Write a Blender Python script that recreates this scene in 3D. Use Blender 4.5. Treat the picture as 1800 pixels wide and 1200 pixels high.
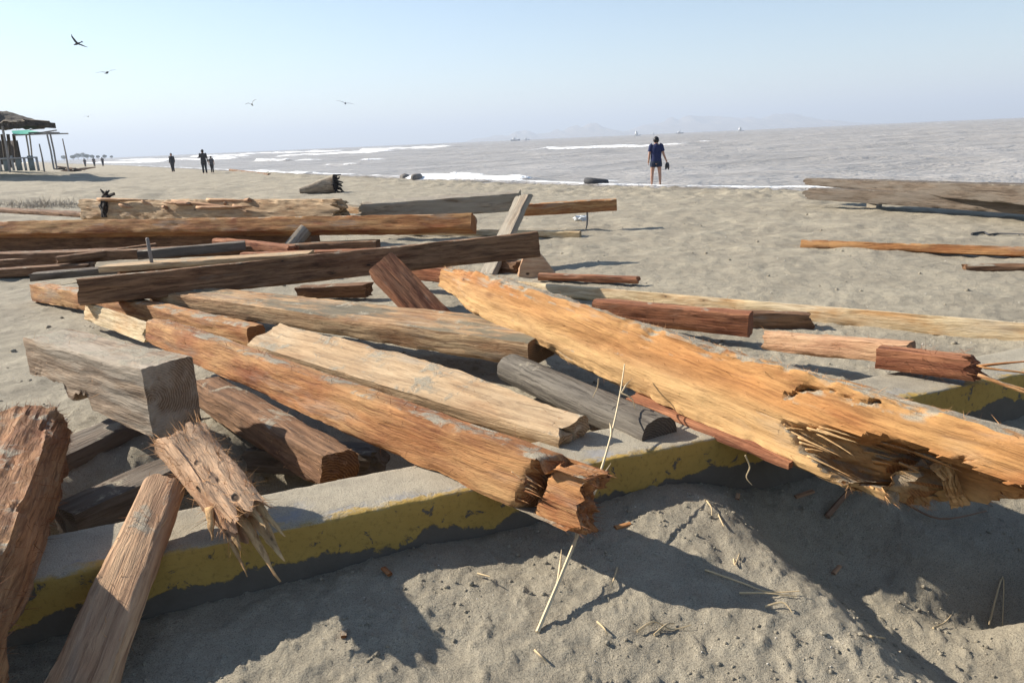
import bpy, math, random
import numpy as np
from mathutils import Vector, Matrix

for o in list(bpy.data.objects): bpy.data.objects.remove(o)
SC = bpy.context.scene
COL = SC.collection
R = math.radians

# ------------------------------------------------------------------ camera
FPX, CAM_H = 1350.0, 1.55                 # focal length in pixels of an 1800 px wide frame
PITCH, ROLL = math.atan(354/FPX), math.atan(0.044)
_F = np.array([0, math.cos(PITCH), -math.sin(PITCH)])
_U0 = np.array([0, math.sin(PITCH), math.cos(PITCH)]); _R0 = np.array([1., 0, 0])
_R = _R0*math.cos(ROLL)-_U0*math.sin(ROLL); _U = _U0*math.cos(ROLL)+_R0*math.sin(ROLL)
cd = bpy.data.cameras.new('camera'); cam = bpy.data.objects.new('camera', cd); COL.objects.link(cam)
cd.sensor_width = 36; cd.lens = FPX/1800*36; cd.clip_start = 0.05; cd.clip_end = 40000
cam.matrix_world = Matrix(((_R[0], _U[0], -_F[0], 0), (_R[1], _U[1], -_F[1], 0), (_R[2], _U[2], -_F[2], CAM_H), (0, 0, 0, 1)))
SC.camera = cam

# ------------------------------------------------------------------ sky, sun, exposure
SUN_AZ, SUN_EL = R(66), R(31)             # azimuth counted from straight ahead (+Y) to the left
W = bpy.data.worlds.new('World'); SC.world = W; W.use_nodes = True
nt = W.node_tree; bg = nt.nodes['Background']
sky = nt.nodes.new('ShaderNodeTexSky'); sky.sky_type = 'NISHITA'; sky.sun_disc = False
sky.sun_elevation = SUN_EL; sky.sun_rotation = -SUN_AZ
sky.air_density = 1.0; sky.dust_density = 0.25; sky.ozone_density = 1.8
nt.links.new(sky.outputs[0], bg.inputs[0]); bg.inputs[1].default_value = 0.076
sl = bpy.data.lights.new('sun', 'SUN'); sl.energy = 5.0; sl.angle = R(0.55); sl.color = (1.0, 0.93, 0.82)
sun = bpy.data.objects.new('sun', sl); COL.objects.link(sun)
to_sun = Vector((-math.sin(SUN_AZ)*math.cos(SUN_EL), math.cos(SUN_AZ)*math.cos(SUN_EL), math.sin(SUN_EL)))
sun.rotation_euler = to_sun.to_track_quat('Z', 'Y').to_euler()
sun.location = (-20, 10, 20)
vs = SC.view_settings; vs.view_transform = 'Standard'; vs.look = 'None'; vs.gamma = 1; vs.use_curve_mapping = False
vs.exposure = 1.06

# ------------------------------------------------------------------ helpers
def at(px, py, z=0.0):
    """point at height z seen at a place of the 1800x1200 photograph"""
    d = _F+(px-900)/FPX*_R+(600-py)/FPX*_U
    t = (z-CAM_H)/d[2]
    return np.array([0, 0, CAM_H])+d*t
def at_dist(px, py, dist):
    d = _F+(px-900)/FPX*_R+(600-py)/FPX*_U
    return np.array([0, 0, CAM_H])+d*(dist/d[1])

def _hash(i, j, k, s):
    n = (i*374761393+j*668265263+k*2147483647*3+s*1274126177) & 0xFFFFFFFF
    n = ((n ^ (n >> 13))*1274126177) & 0xFFFFFFFF
    n = ((n ^ (n >> 15))*2246822519) & 0xFFFFFFFF
    return ((n ^ (n >> 16)) & 0xFFFFFF)/float(0xFFFFFF)
def noise(p, s=0):
    p = np.asarray(p, float); i = np.floor(p).astype(np.int64); f = p-i; f = f*f*f*(f*(f*6-15)+10)
    x, y, z = i[..., 0], i[..., 1], i[..., 2]; u, v, w = f[..., 0], f[..., 1], f[..., 2]
    def h(a, b, c): return _hash(x+a, y+b, z+c, s)
    l = lambda a, b, t: a+(b-a)*t
    return 2*l(l(l(h(0,0,0), h(1,0,0), u), l(h(0,1,0), h(1,1,0), u), v), l(l(h(0,0,1), h(1,0,1), u), l(h(0,1,1), h(1,1,1), u), v), w)-1
def noise2(x, y, s=0):
    i = np.floor(x).astype(np.int64); j = np.floor(y).astype(np.int64); u = x-i; v = y-j
    u = u*u*u*(u*(u*6-15)+10); v = v*v*v*(v*(v*6-15)+10)
    h = lambda a, b: _hash(i+a, j+b, 0*i, s)
    a = h(0,0)+(h(1,0)-h(0,0))*u; b = h(0,1)+(h(1,1)-h(0,1))*u
    return 2*(a+(b-a)*v)-1
def fbm(p, o=4, s=0, g=0.5):
    p = np.asarray(p, float); r = 0; a = 1; t = 0
    for k in range(o): r = r+a*noise(p*(2.03**k)+17.3*k, s+k); t += a; a *= g
    return r/t
def fbm2(x, y, o=4, s=0, g=0.5):
    r = 0; a = 1; t = 0
    for k in range(o): r = r+a*noise2(x*2.03**k+9.1*k, y*2.03**k-4.7*k, s+k); t += a; a *= g
    return r/t
def sstep(a, b, x):
    t = np.clip((x-a)/(b-a), 0, 1); return t*t*(3-2*t)

def mesh_from(name, verts, quads, smooth=None):
    me = bpy.data.meshes.new(name); v = np.asarray(verts, np.float32); 
    me.vertices.add(len(v)); me.vertices.foreach_set('co', v.ravel())
    if isinstance(quads, tuple):        # (array of quads, list of n-gons)
        qa, ng = quads; tot = np.concatenate([np.full(len(qa), 4), [len(g) for g in ng]]).astype(np.int32); st = np.concatenate([[0], np.cumsum(tot)[:-1]]).astype(np.int32)
        me.loops.add(int(tot.sum())); me.loops.foreach_set('vertex_index', np.concatenate([qa.ravel()]+[np.asarray(g) for g in ng]).astype(np.int32))
        me.polygons.add(len(tot)); me.polygons.foreach_set('loop_start', st)
    elif isinstance(quads, np.ndarray):
        n = len(quads); k = quads.shape[1]
        me.loops.add(n*k); me.loops.foreach_set('vertex_index', quads.astype(np.int32).ravel())
        me.polygons.add(n); me.polygons.foreach_set('loop_start', np.arange(0, n*k, k, dtype=np.int32))
    else:
        tot = np.array([len(q) for q in quads], np.int32); st = np.concatenate([[0], np.cumsum(tot)[:-1]]).astype(np.int32)
        me.loops.add(int(tot.sum())); me.loops.foreach_set('vertex_index', np.array([i for q in quads for i in q], np.int32))
        me.polygons.add(len(quads)); me.polygons.foreach_set('loop_start', st)
    me.update(calc_edges=True)
    if smooth is not None:
        me.polygons.foreach_set('use_smooth', np.ones(len(me.polygons), bool))
        if smooth > 0: me.set_sharp_from_angle(angle=R(smooth))
    return me
def link(name, me, mat=None, parent=None, mw=None, **kw):
    o = bpy.data.objects.new(name, me); COL.objects.link(o)
    if mat is not None and me is not None:
        if len(me.materials) == 0: me.materials.append(mat)
    if mw is not None: o.matrix_world = mw
    if parent is not None: o.parent = parent
    for k, v in kw.items(): o[k] = v
    return o
class MB:
    """collects simple shapes for one mesh"""
    def __init__(s): s.v = []; s.f = []
    def add(s, vs_, fs):
        n = len(s.v); s.v += [tuple(map(float, v)) for v in vs_]; s.f += [tuple(i+n for i in f) for f in fs]
    def box(s, c, d, rot=None):
        pts = []
        for sx in (-.5, .5):
            for sy in (-.5, .5):
                for sz in (-.5, .5):
                    v = Vector((sx*d[0], sy*d[1], sz*d[2]))
                    if rot is not None: v = rot @ v
                    pts.append((c[0]+v.x, c[1]+v.y, c[2]+v.z))
        s.add(pts, [(0,1,3,2), (4,6,7,5), (0,4,5,1), (2,3,7,6), (0,2,6,4), (1,5,7,3)])
    def tube(s, pts, rad, n=6, cap=True):
        pts = [Vector(p) for p in pts]; rad = rad if hasattr(rad, '__len__') else [rad]*len(pts)
        V = []; Fc = []; prev = None
        for i, p in enumerate(pts):
            t = (pts[min(i+1, len(pts)-1)]-pts[max(i-1, 0)]).normalized()
            a = prev if prev is not None else (Vector((0, 0, 1)) if abs(t.z) < .9 else Vector((1, 0, 0)))
            b = t.cross(a).normalized(); a = b.cross(t).normalized(); prev = a
            for k in range(n):
                th = 2*math.pi*k/n; V.append(p+(a*math.cos(th)+b*math.sin(th))*rad[i])
        for i in range(len(pts)-1):
            for k in range(n): Fc.append((i*n+k, i*n+(k+1) % n, (i+1)*n+(k+1) % n, (i+1)*n+k))
        if cap: Fc.append(tuple(range(n-1, -1, -1))); Fc.append(tuple((len(pts)-1)*n+k for k in range(n)))
        s.add(V, Fc)
    def loft(s, rings):
        n = len(rings[0]); V = [p for r in rings for p in r]; Fc = []
        for i in range(len(rings)-1):
            for k in range(n): Fc.append((i*n+k, i*n+(k+1) % n, (i+1)*n+(k+1) % n, (i+1)*n+k))
        Fc.append(tuple(range(n-1, -1, -1))); Fc.append(tuple((len(rings)-1)*n+k for k in range(n)))
        s.add(V, Fc)
    def build(s, name, mat, parent=None, smooth=None, **kw):
        return link(name, mesh_from(name, s.v, s.f, smooth), mat, parent, **kw)

# ------------------------------------------------------------------ materials
def new_mat(name):
    m = bpy.data.materials.new(name); m.use_nodes = True; t = m.node_tree
    return m, t, t.nodes['Principled BSDF']
class NB:
    def __init__(s, t): s.t = t
    def n(s, kind, **kw):
        n = s.t.nodes.new('ShaderNode'+kind)
        for k, v in kw.items(): setattr(n, k, v)
        return n
    def l(s, a, b): s.t.links.new(a, b)
    def val(s, sock, v):
        if hasattr(v, 'node'): s.l(v, sock)
        else: sock.default_value = v
    def math(s, op, a, b=0.0, c=None, clamp=False):
        n = s.n('Math', operation=op, use_clamp=clamp); s.val(n.inputs[0], a); s.val(n.inputs[1], b)
        if c is not None: s.val(n.inputs[2], c)
        return n.outputs[0]
    def mix(s, f, a, b, mode='MIX'):
        n = s.n('Mix', data_type='RGBA', blend_type=mode); s.val(n.inputs[0], f)
        for k, x in ((6, a), (7, b)):
            if hasattr(x, 'node'): s.l(x, n.inputs[k])
            else: n.inputs[k].default_value = (*x, 1)
        return n.outputs[2]
    def noise(s, vec, scale, detail=4, rough=.55, dist=0):
        n = s.n('TexNoise'); s.l(vec, n.inputs['Vector']); n.inputs['Scale'].default_value = scale
        n.inputs['Detail'].default_value = detail; n.inputs['Roughness'].default_value = rough; n.inputs['Distortion'].default_value = dist
        return n.outputs[0]
    def ramp(s, x, a, b, va=0., vb=1.):
        n = s.n('MapRange', interpolation_type='SMOOTHSTEP'); s.val(n.inputs[0], x)
        n.inputs[1].default_value = a; n.inputs[2].default_value = b; n.inputs[3].default_value = va; n.inputs[4].default_value = vb
        return n.outputs[0]
    def mapping(s, vec, scale):
        n = s.n('Mapping'); s.l(vec, n.inputs[0]); n.inputs[3].default_value = scale
        return n.outputs[0]
    def vadd(s, a, b):
        n = s.n('VectorMath', operation='ADD'); s.l(a, n.inputs[0]); s.val(n.inputs[1], b) if not hasattr(b, 'node') else s.l(b, n.inputs[1])
        return n.outputs[0]
    def bump(s, h, dist, strength=1., prev=None):
        n = s.n('Bump'); s.l(h, n.inputs['Height']); n.inputs['Distance'].default_value = dist; n.inputs['Strength'].default_value = strength
        if prev is not None: s.l(prev, n.inputs['Normal'])
        return n.outputs[0]

SAND_A, SAND_B = (.440, .385, .285), (.310, .270, .200)
def sand_colour(b, vec, k=1.0):
    """dry grey-brown beach sand with grains"""
    big = b.noise(vec, 1.1, 4); mid = b.noise(vec, 9, 5, .6); fine = b.noise(vec, 210*k, 3, .7)
    c = b.mix(b.ramp(b.math('ADD', b.math('MULTIPLY', big, .55), b.math('MULTIPLY', mid, .45)), .34, .66), SAND_B, SAND_A)
    c = b.mix(b.ramp(fine, .30, .52, .75, 0), c, (.09, .075, .06))
    c = b.mix(b.ramp(fine, .60, .76, 0, .8), c, (.52, .46, .37))
    return c, mid, fine

def wood(name, cols, grey=.15, greycol=(.30, .26, .205), sand=.3, dark=.2, grain=1.0, patch=1.6, spots=0.0, green=0.0, bump=1.0, sap=None):
    """weathered timber; the grain runs along the object's own X axis"""
    m, t, bs = new_mat(name); b = NB(t)
    tc = b.n('TexCoord'); oi = b.n('ObjectInfo')
    off = b.n('VectorMath', operation='SCALE'); cmb = b.n('CombineXYZ')
    b.l(oi.outputs['Random'], cmb.inputs[0]); b.l(oi.outputs['Random'], cmb.inputs[1]); b.l(oi.outputs['Random'], cmb.inputs[2])
    b.l(cmb.outputs[0], off.inputs[0]); off.inputs[3].default_value = 53.0
    v0 = b.vadd(tc.outputs['Object'], off.outputs[0])
    wn = b.n('TexNoise'); b.l(b.mapping(v0, (1.5, 3.5, 3.5)), wn.inputs['Vector']); wn.inputs['Scale'].default_value = 1.0; wn.inputs['Detail'].default_value = 3
    wm = b.n('VectorMath', operation='MULTIPLY_ADD'); b.l(wn.outputs['Color'], wm.inputs[0]); wm.inputs[1].default_value = (.0, .075, .075); b.l(v0, wm.inputs[2]); v = wm.outputs[0]
    g1 = b.noise(b.mapping(v, (1.6, 22, 22)), 1.0, 6, .62, .35)
    g2 = b.noise(b.mapping(v, (5, 110, 110)), 1.0, 4, .6, .2)
    g3 = b.noise(b.mapping(v, (9, 45, 45)), 1.0, 5, .7, .6)
    pt = b.noise(b.mapping(v, (patch*.8, patch*3.2, patch*3.2)), 1.0, 4, .55, .5)
    pt2 = b.noise(b.mapping(b.vadd(v, (7.3, 1.1, 4.4)), (patch*1.3, patch*4, patch*4)), 1.0, 4, .6, .4)
    c = b.mix(b.ramp(pt, .28, .72), cols[0], cols[1])
    c = b.mix(b.ramp(pt2, .44, .76), c, cols[2])
    g4 = b.noise(b.mapping(b.vadd(v, (3.3, 7.7, 1.2)), (2.2, 60, 60)), 1.0, 5, .7, .25)
    c = b.mix(b.ramp(g4, .36, .50, .75*grain, 0), c, tuple(x*.42 for x in cols[2]))
    if sap:   # paler sapwood along the lower flank
        so_ = b.n('SeparateXYZ'); b.l(tc.outputs['Object'], so_.inputs[0])
        c = b.mix(b.ramp(b.math('ADD', so_.outputs[2], b.math('MULTIPLY', b.math('SUBTRACT', pt, .5), .35)), .05, .20, .9, 0), c, sap)
    c = b.mix(b.ramp(g1, .34, .62, .62*grain, 0), c, tuple(x*.38 for x in cols[2]))
    c = b.mix(b.ramp(g2, .50, .80, 0, .45*grain), c, tuple(min(1, x*1.45) for x in cols[1]))
    c = b.mix(b.ramp(g3, .30, .44, .5*grain, 0), c, tuple(x*.25 for x in cols[2]))
    onx = b.n('SeparateXYZ'); b.l(tc.outputs['Normal'], onx.inputs[0]); endf = b.ramp(b.math('ABSOLUTE', onx.outputs[0]), .72, .9)
    wv = b.n('TexWave', wave_type='RINGS', rings_direction='X'); b.l(b.vadd(tc.outputs['Object'], (0, -.03, .16)), wv.inputs['Vector']); wv.inputs['Scale'].default_value = 26; wv.inputs['Distortion'].default_value = 5; wv.inputs['Detail'].default_value = 3; wv.inputs['Detail Scale'].default_value = 1.5
    sawn = b.mix(wv.outputs['Fac'], tuple(x*.45 for x in cols[2]), tuple(x*.75 for x in cols[0])); c = b.mix(b.math('MULTIPLY', endf, .85), c, sawn)
    nv = b.n('TexVoronoi'); b.l(b.mapping(v0, (2.6, 7, 7)), nv.inputs['Vector']); nv.inputs['Scale'].default_value = 1.0; ncs = b.n('SeparateColor'); b.l(nv.outputs['Color'], ncs.inputs[0])
    nail = b.math('MULTIPLY', b.ramp(nv.outputs['Distance'], .035, .06, 1, 0), b.ramp(ncs.outputs[0], .62, .66)); halo = b.math('MULTIPLY', b.ramp(nv.outputs['Distance'], .04, .22, .55, 0), b.ramp(ncs.outputs[0], .62, .66))
    c = b.mix(halo, c, tuple(x*.35 for x in cols[2])); c = b.mix(nail, c, (.02, .015, .012))
    gm = b.noise(b.mapping(b.vadd(v, (2.2, 9.1, 5.0)), (1.3, 6, 6)), 1.0, 5, .6, .3)
    c = b.mix(b.ramp(gm, .62-grey*.5, .80-grey*.5, 0, min(1, .45+grey)), c, b.mix(g1, tuple(x*.6 for x in greycol), tuple(min(1, x*1.35) for x in greycol)))
    dm = b.noise(b.mapping(b.vadd(v, (4.2, 3.1, 8.0)), (2.2, 7, 7)), 1.0, 6, .68, .6)
    c = b.mix(b.ramp(dm, .74-dark*.55, .84-dark*.45, 0, .85), c, (.045, .030, .020))
    if green:
        gr = b.noise(b.mapping(b.vadd(v, (1.7, 2.9, .4)), (1.4, 5, 5)), 1.0, 5, .65)
        gz_ = b.n('NewGeometry'); sx = b.n('SeparateXYZ'); b.l(gz_.outputs['Normal'], sx.inputs[0])
        c = b.mix(b.math('MULTIPLY', b.ramp(gr, .44, .58, 0, green), b.ramp(sx.outputs[2], .55, .8)), c, (.085, .105, .085))
    h = b.math('ADD', b.math('MULTIPLY', g1, .8), b.math('MULTIPLY', g2, .45)); h = b.math('ADD', h, b.math('MULTIPLY', g3, .6)); h = b.math('ADD', h, b.math('MULTIPLY', g4, .7))
    if spots:
        vo = b.n('TexVoronoi'); b.l(b.mapping(v, (8, 16, 16)), vo.inputs['Vector']); vo.inputs['Scale'].default_value = 1.0
        sp = b.ramp(vo.outputs['Distance'], .10, .22, 1, 0)
        c = b.mix(b.math('MULTIPLY', sp, spots), c, (.035, .02, .012)); h = b.math('SUBTRACT', h, b.math('MULTIPLY', sp, 1.5*spots))
    nb = b.bump(h, .011, .9*bump)
    # sand lying on faces that look up
    ge = b.n('NewGeometry'); sz = b.n('SeparateXYZ'); b.l(ge.outputs['Normal'], sz.inputs[0])
    sn = b.noise(v, 4.5, 6, .7, .3)
    up = b.ramp(sz.outputs[2], .62, .93)
    msk = b.math('MULTIPLY', up, b.ramp(sn, .66-sand*.5, .74-sand*.42), clamp=True)
    sc, _, fine = sand_colour(b, v)
    c = b.mix(b.math('MULTIPLY', msk, .93), c, sc)
    nb = b.bump(b.math('MULTIPLY', fine, msk), .006, .8, nb)
    b.l(c, bs.inputs['Base Color']); b.l(nb, bs.inputs['Normal'])
    bs.inputs['Roughness'].default_value = .86; bs.inputs['Specular IOR Level'].default_value = .25
    return m
def plain(name, col, rough=.8, var=.25, scale=8, bump=.0, spec=.3, metal=0):
    m, t, bs = new_mat(name); b = NB(t); tc = b.n('TexCoord')
    n = b.noise(tc.outputs['Object'], scale, 5, .6)
    b.l(b.mix(n, tuple(x*(1-var) for x in col), tuple(min(1, x*(1+var)) for x in col)), bs.inputs['Base Color'])
    if bump: b.l(b.bump(n, bump), bs.inputs['Normal'])
    bs.inputs['Roughness'].default_value = rough; bs.inputs['Specular IOR Level'].default_value = spec; bs.inputs['Metallic'].default_value = metal
    return m

ORANGE = ((.43, .185, .065), (.51, .295, .125), (.29, .092, .032))
YELLOW = ((.60, .36, .15), (.66, .47, .25), (.46, .20, .07))
RED = ((.36, .14, .065), (.46, .22, .11), (.22, .07, .035))
PALE = ((.50, .335, .185), (.56, .41, .25), (.38, .22, .11))
GREY = ((.31, .25, .185), (.40, .33, .25), (.22, .15, .095))
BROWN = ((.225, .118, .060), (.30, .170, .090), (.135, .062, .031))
M = dict(
    orange=wood('orange split timber', ORANGE, .13, sand=.36, dark=.08, grain=.8),
    trunk=wood('orange hewn trunk', ((.43, .185, .058), (.51, .28, .105), (.31, .105, .032)), .04, sand=.52, dark=.05, grain=.6, patch=1.2, sap=(.55, .345, .15)),
    pink=wood('pinkish split plank', ((.48, .275, .155), (.57, .375, .22), (.36, .18, .10)), .10, sand=.12, dark=.08, grain=.7),
    holes=wood('worm eaten timber', ((.58, .36, .21), (.64, .44, .27), (.46, .23, .12)), .0, sand=.0, dark=.03, spots=.9, grain=.5),
    red=wood('dark red timber', RED, .10, sand=.12, dark=.16),
    pale=wood('pale tan timber', PALE, .12, sand=.25, dark=.06, grain=.7),
    light=wood('fresh pale timber', ((.66, .50, .28), (.74, .60, .40), (.55, .30, .12)), .06, sand=.05, dark=.04, grain=.7),
    grey=wood('grey weathered timber', GREY, .55, sand=.28, dark=.10),
    block=wood('grey brown block', ((.37, .265, .175), (.44, .335, .235), (.27, .17, .10)), .36, (.38, .32, .245), sand=.42, dark=.10),
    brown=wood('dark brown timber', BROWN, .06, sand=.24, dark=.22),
    tan=wood('tan timber with green stain', ((.46, .28, .14), (.52, .36, .20), (.36, .18, .08)), .16, sand=.18, dark=.10, green=.7),
    rust=wood('rusty red bark timber', ((.31, .135, .052), (.38, .225, .11), (.20, .07, .026)), .10, sand=.30, dark=.26),
)
M['shade_toned_sandlog'] = wood('sand crusted log with painted shade', ((.15, .13, .105), (.19, .165, .13), (.11, .09, .07)), .2, (.17, .15, .12), sand=.1, dark=.1)  # sand tones darkened: the trunk's shade is painted into the colour
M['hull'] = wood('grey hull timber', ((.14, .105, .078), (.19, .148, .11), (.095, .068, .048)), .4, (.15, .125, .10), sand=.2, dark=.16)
M['shard'] = wood('fresh torn wood', ((.58, .35, .15), (.66, .45, .23), (.46, .22, .08)), .0, sand=-1.0, dark=.04, grain=.7)
M['fibre'] = plain('wood fibre', (.50, .27, .12), .9, .5, 30)
M['fibre_dark'] = plain('dark wood fibre', (.26, .11, .05), .9, .5, 30)
M['straw'] = plain('dry straw', (.60, .48, .30), .8, .25, 20)
M['root'] = plain('dry rootlet', (.50, .38, .22), .85, .3, 25)
M['stick'] = plain('brown stick', (.20, .12, .075), .85, .4, 25)
M['metal'] = plain('rusted grey iron', (.22, .19, .165), .6, .35, 40, spec=.5, metal=.3)
M['dark'] = plain('dark burnt root', (.035, .027, .022), .9, .5, 14, .02)
M['rubber'] = plain('dusty rubber', (.055, .055, .058), .8, .4, 6)
M['rock'] = plain('grey boulder', (.20, .18, .16), .9, .4, 6, .02)

def make_sand():
    m, t, bs = new_mat('beach sand'); b = NB(t); tc = b.n('TexCoord'); v = tc.outputs['Object']
    c, mid, fine = sand_colour(b, v, 1.0)
    # bits of straw, shell and dark wood crumbs
    n1 = b.noise(b.mapping(v, (60, 26, 26)), 1.0, 2, .5, .8)
    c = b.mix(b.ramp(n1, .735, .765, 0, .7), c, (.62, .52, .36))
    n2 = b.noise(b.mapping(v, (31, 40, 30)), 1.0, 3, .6, .4)
    c = b.mix(b.ramp(n2, .29, .24, 0, .6), c, (.06, .045, .035))
    ds = b.n('VectorMath', operation='LENGTH'); b.l(v, ds.inputs[0])
    streak = b.noise(b.mapping(v, (1.1, 3.0, 1)), 1.0, 5, .65, .4)
    c = b.mix(b.math('MULTIPLY', b.ramp(ds.outputs['Value'], 6, 12), b.ramp(streak, .42, .60, .30, 0)), c, (.20, .17, .13))
    # wet sand close to the waterline (stored on the mesh)
    at_ = b.n('Attribute'); at_.attribute_name = 'wet'
    c = b.mix(b.math('MULTIPLY', at_.outputs['Fac'], .75), c, (.105, .088, .072))
    clod = b.noise(v, 34, 6, .72, .2)
    nb = b.bump(clod, .016, .7); nb = b.bump(mid, .05, .5, nb); nb = b.bump(b.noise(v, 95, 4, .7), .009, .8, nb); nb = b.bump(fine, .006, .9, nb)
    b.l(c, bs.inputs['Base Color']); b.l(nb, bs.inputs['Normal'])
    b.l(b.ramp(at_.outputs['Fac'], 0, 1, .93, .55), bs.inputs['Roughness']); bs.inputs['Specular IOR Level'].default_value = .25
    return m
M['sand'] = make_sand()

# ------------------------------------------------------------------ terrain
SEA_Z = -0.16
SHORE = np.array([(41., -7), (15., 15.2), (8.71, 21.84), (4.9, 25.5), (-4.1, 39.8), (-22.9, 70.2), (-73.6, 155.5), (-238., 422.), (-898., 1502)])
def shore_dist(x, y):
    """distance to the waterline, positive on the beach"""
    best = np.full(np.shape(x), 1e9); sg = np.ones(np.shape(x))
    for (ax, ay), (bx, by) in zip(SHORE[:-1], SHORE[1:]):
        dx, dy = bx-ax, by-ay; L2 = dx*dx+dy*dy
        t = np.clip(((x-ax)*dx+(y-ay)*dy)/L2, 0, 1)
        qx, qy = x-ax-t*dx, y-ay-t*dy; d = np.hypot(qx, qy); cr = dx*(y-ay)-dy*(x-ax)
        up = d < best; best = np.where(up, d, best); sg = np.where(up, np.sign(cr), sg)
    return best*sg
KX0, KY0, KM = -1.6, 2.25, 0.385          # front edge of the kerb: y = KY0 + KM (x - KX0)
def kerb_y(x): return KY0+KM*(x-KX0)
def ground_z(x, y, fine=True):
    x = np.asarray(x, float); y = np.asarray(y, float)
    s = (kerb_y(x)-y)*.933                # > 0 on the camera's side of the kerb
    near = np.exp(-((x-.3)**2+(y-3)**2)/60.)
    z = .05*sstep(-.2, -.5, s)*near
    # heap against the kerb, trough added for its own shadow, and pit on the right
    front = sstep(-.34, -.05, s)
    q = (x-.72)*.957+(y-3.22)*.29+.02*noise2(x*3, y*3, 5)
    z = z+front*(.055*np.exp(-((x-.62)**2+(y-2.98)**2)/.14)+.03*np.exp(-((x+.35)**2+(y-2.55)**2)/.10))
    z = z+front*((-.30*sstep(-.04, .45, q)+.09*sstep(.66, .95, q)+.08*sstep(.9, 2.0, q))*(.30+.70*sstep(.02, .55, s)))
    z = z-front*.26*np.exp(-(((x-1.93)/.27)**2+((y-2.70)/.17)**2))
    z = z-.05*front*sstep(2.3, 1.2, y)
    # hollow added behind the kerb to darken the gaps under the timbers
    back = sstep(-.33, -.42, s)*sstep(-1.7, -.9, s)
    z = z-back*(.62*np.exp(-((x+1.75)/.55)**4)+.24*np.exp(-((x+.75)/.75)**4))
    # mound that carries the beach shelter
    z = z+1.15*np.exp(-(((x+40)/13)**2+((y-54)/9)**2))+.35*np.exp(-(((x+26)/10)**2+((y-33)/6)**2))
    d = shore_dist(x, y)
    z = z-.02*sstep(9, 3, d)-.14*sstep(3.5, 0, d)-.7*sstep(0, -12, d)
    r = np.hypot(x, y)
    if fine:
        f = sstep(14, 5, r)
        z = z+(.022*fbm2(x*2.2, y*2.2, 3, 11)+.012*fbm2(x*9, y*9, 3, 21))*(.35+.65*sstep(0, .6, np.abs(s)))*(1-.6*front*sstep(.0, .3, q)*sstep(1.6, 1.1, q))
        cl = fbm2(x*24, y*24, 3, 31, .6); z = z+f*.008*cl+f*.008*np.maximum(cl-.25, 0)*2
        far = sstep(7, 11, r)*sstep(-1, 1.5, d)
        foot = np.abs(fbm2(x*1.9, y*1.9, 3, 41)); band = sstep(6.5, 2.0, d)*.8+.35
        z = z+far*(.055*fbm2(x*.5, y*.5, 2, 51)+band*.11*(foot-.25)+.05*band*fbm2(x*4.2, y*4.2, 2, 61))
        z = z+far*sstep(-4, -14, x)*sstep(60, 30, r)*.14*fbm2(x*.8, y*.8, 3, 71)
    return z
def gz(x, y): return float(ground_z(np.array([x]), np.array([y]))[0])

def fan(r0, r1, dmin, grow, fa0, fa1, step):
    rs = [r0]
    while rs[-1] < r1: rs.append(rs[-1]+max(dmin, grow*rs[-1]))
    rs = np.array(rs)
    a = np.concatenate([np.arange(fa0, fa1, step), np.arange(fa1, fa0+360, 4.0)])
    A, RR = np.meshgrid(np.radians(a), rs)
    X, Y = RR*np.sin(A), RR*np.cos(A); nr, na = X.shape
    i, j = np.meshgrid(np.arange(nr-1), np.arange(na), indexing='ij'); j2 = (j+1) % na
    q = np.stack([i*na+j, i*na+j2, (i+1)*na+j2, (i+1)*na+j], -1).reshape(-1, 4)
    return X, Y, q[:, ::-1], na
X, Y, q, na = fan(.35, 700, .012, .0075, -44, 44, .21)
Z = ground_z(X, Y)
v = np.stack([X, Y, Z], -1).reshape(-1, 3)
v = np.vstack([v, [[0, 0, float(Z[0].mean())]]]); c0 = len(v)-1
me = mesh_from('beach_ground', v, q, 0)
wet = np.concatenate([(sstep(1.9, .2, shore_dist(X, Y)+.5*noise2(X*.4, Y*.4, 8))).ravel(), [0]])
at_ = me.attributes.new('wet', 'FLOAT', 'POINT'); at_.data.foreach_set('value', wet.astype(np.float32))
link('beach_ground', me, M['sand'], kind='structure')
mb = MB(); ring = [(float(a), float(b), float(c)) for a, b, c in v[:na]]
mb.add(ring+[(0, 0, float(Z[0].mean()))], [(i, (i+1) % na, na) for i in range(na)][:])
mb.build('beach_ground', M['sand'], smooth=0, kind='structure')

# ------------------------------------------------------------------ sea
def make_water():
    m, t, bs = new_mat('silty sea water'); b = NB(t); tc = b.n('TexCoord'); v = tc.outputs['Object']
    fo = b.n('Attribute'); fo.attribute_name = 'foam'
    n = b.noise(b.mapping(v, (.10, .16, 1)), 1.0, 6, .65, .4)
    rip = b.noise(b.mapping(v, (.9, 1.5, 1)), 1.0, 6, .62, .3)
    lace = b.noise(b.mapping(v, (1.6, 1.6, 1)), 1.0, 7, .75, .5)
    c = b.mix(b.ramp(n, .35, .65), (.29, .262, .23), (.385, .352, .315))
    fm = b.ramp(b.math('ADD', fo.outputs['Fac'], b.math('MULTIPLY', b.math('SUBTRACT', lace, .5), 1.1)), .36, .56)
    c = b.mix(fm, c, (.86, .87, .87))
    b.l(c, bs.inputs['Base Color']); b.l(b.ramp(fm, 0, 1, .38, .9), bs.inputs['Roughness'])
    bs.inputs['IOR'].default_value = 1.33; bs.inputs['Specular IOR Level'].default_value = .5
    nb = b.bump(rip, .28, .8); nb = b.bump(n, 1.6, .8, nb)
    b.l(nb, bs.inputs['Normal'])
    return m
M['water'] = make_water()
X, Y, q, na = fan(9, 15000, .06, .0090, -42, 44, .18)
D = -shore_dist(X, Y); Rr = np.hypot(X, Y)
amp = sstep(0, 25, D)
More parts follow.
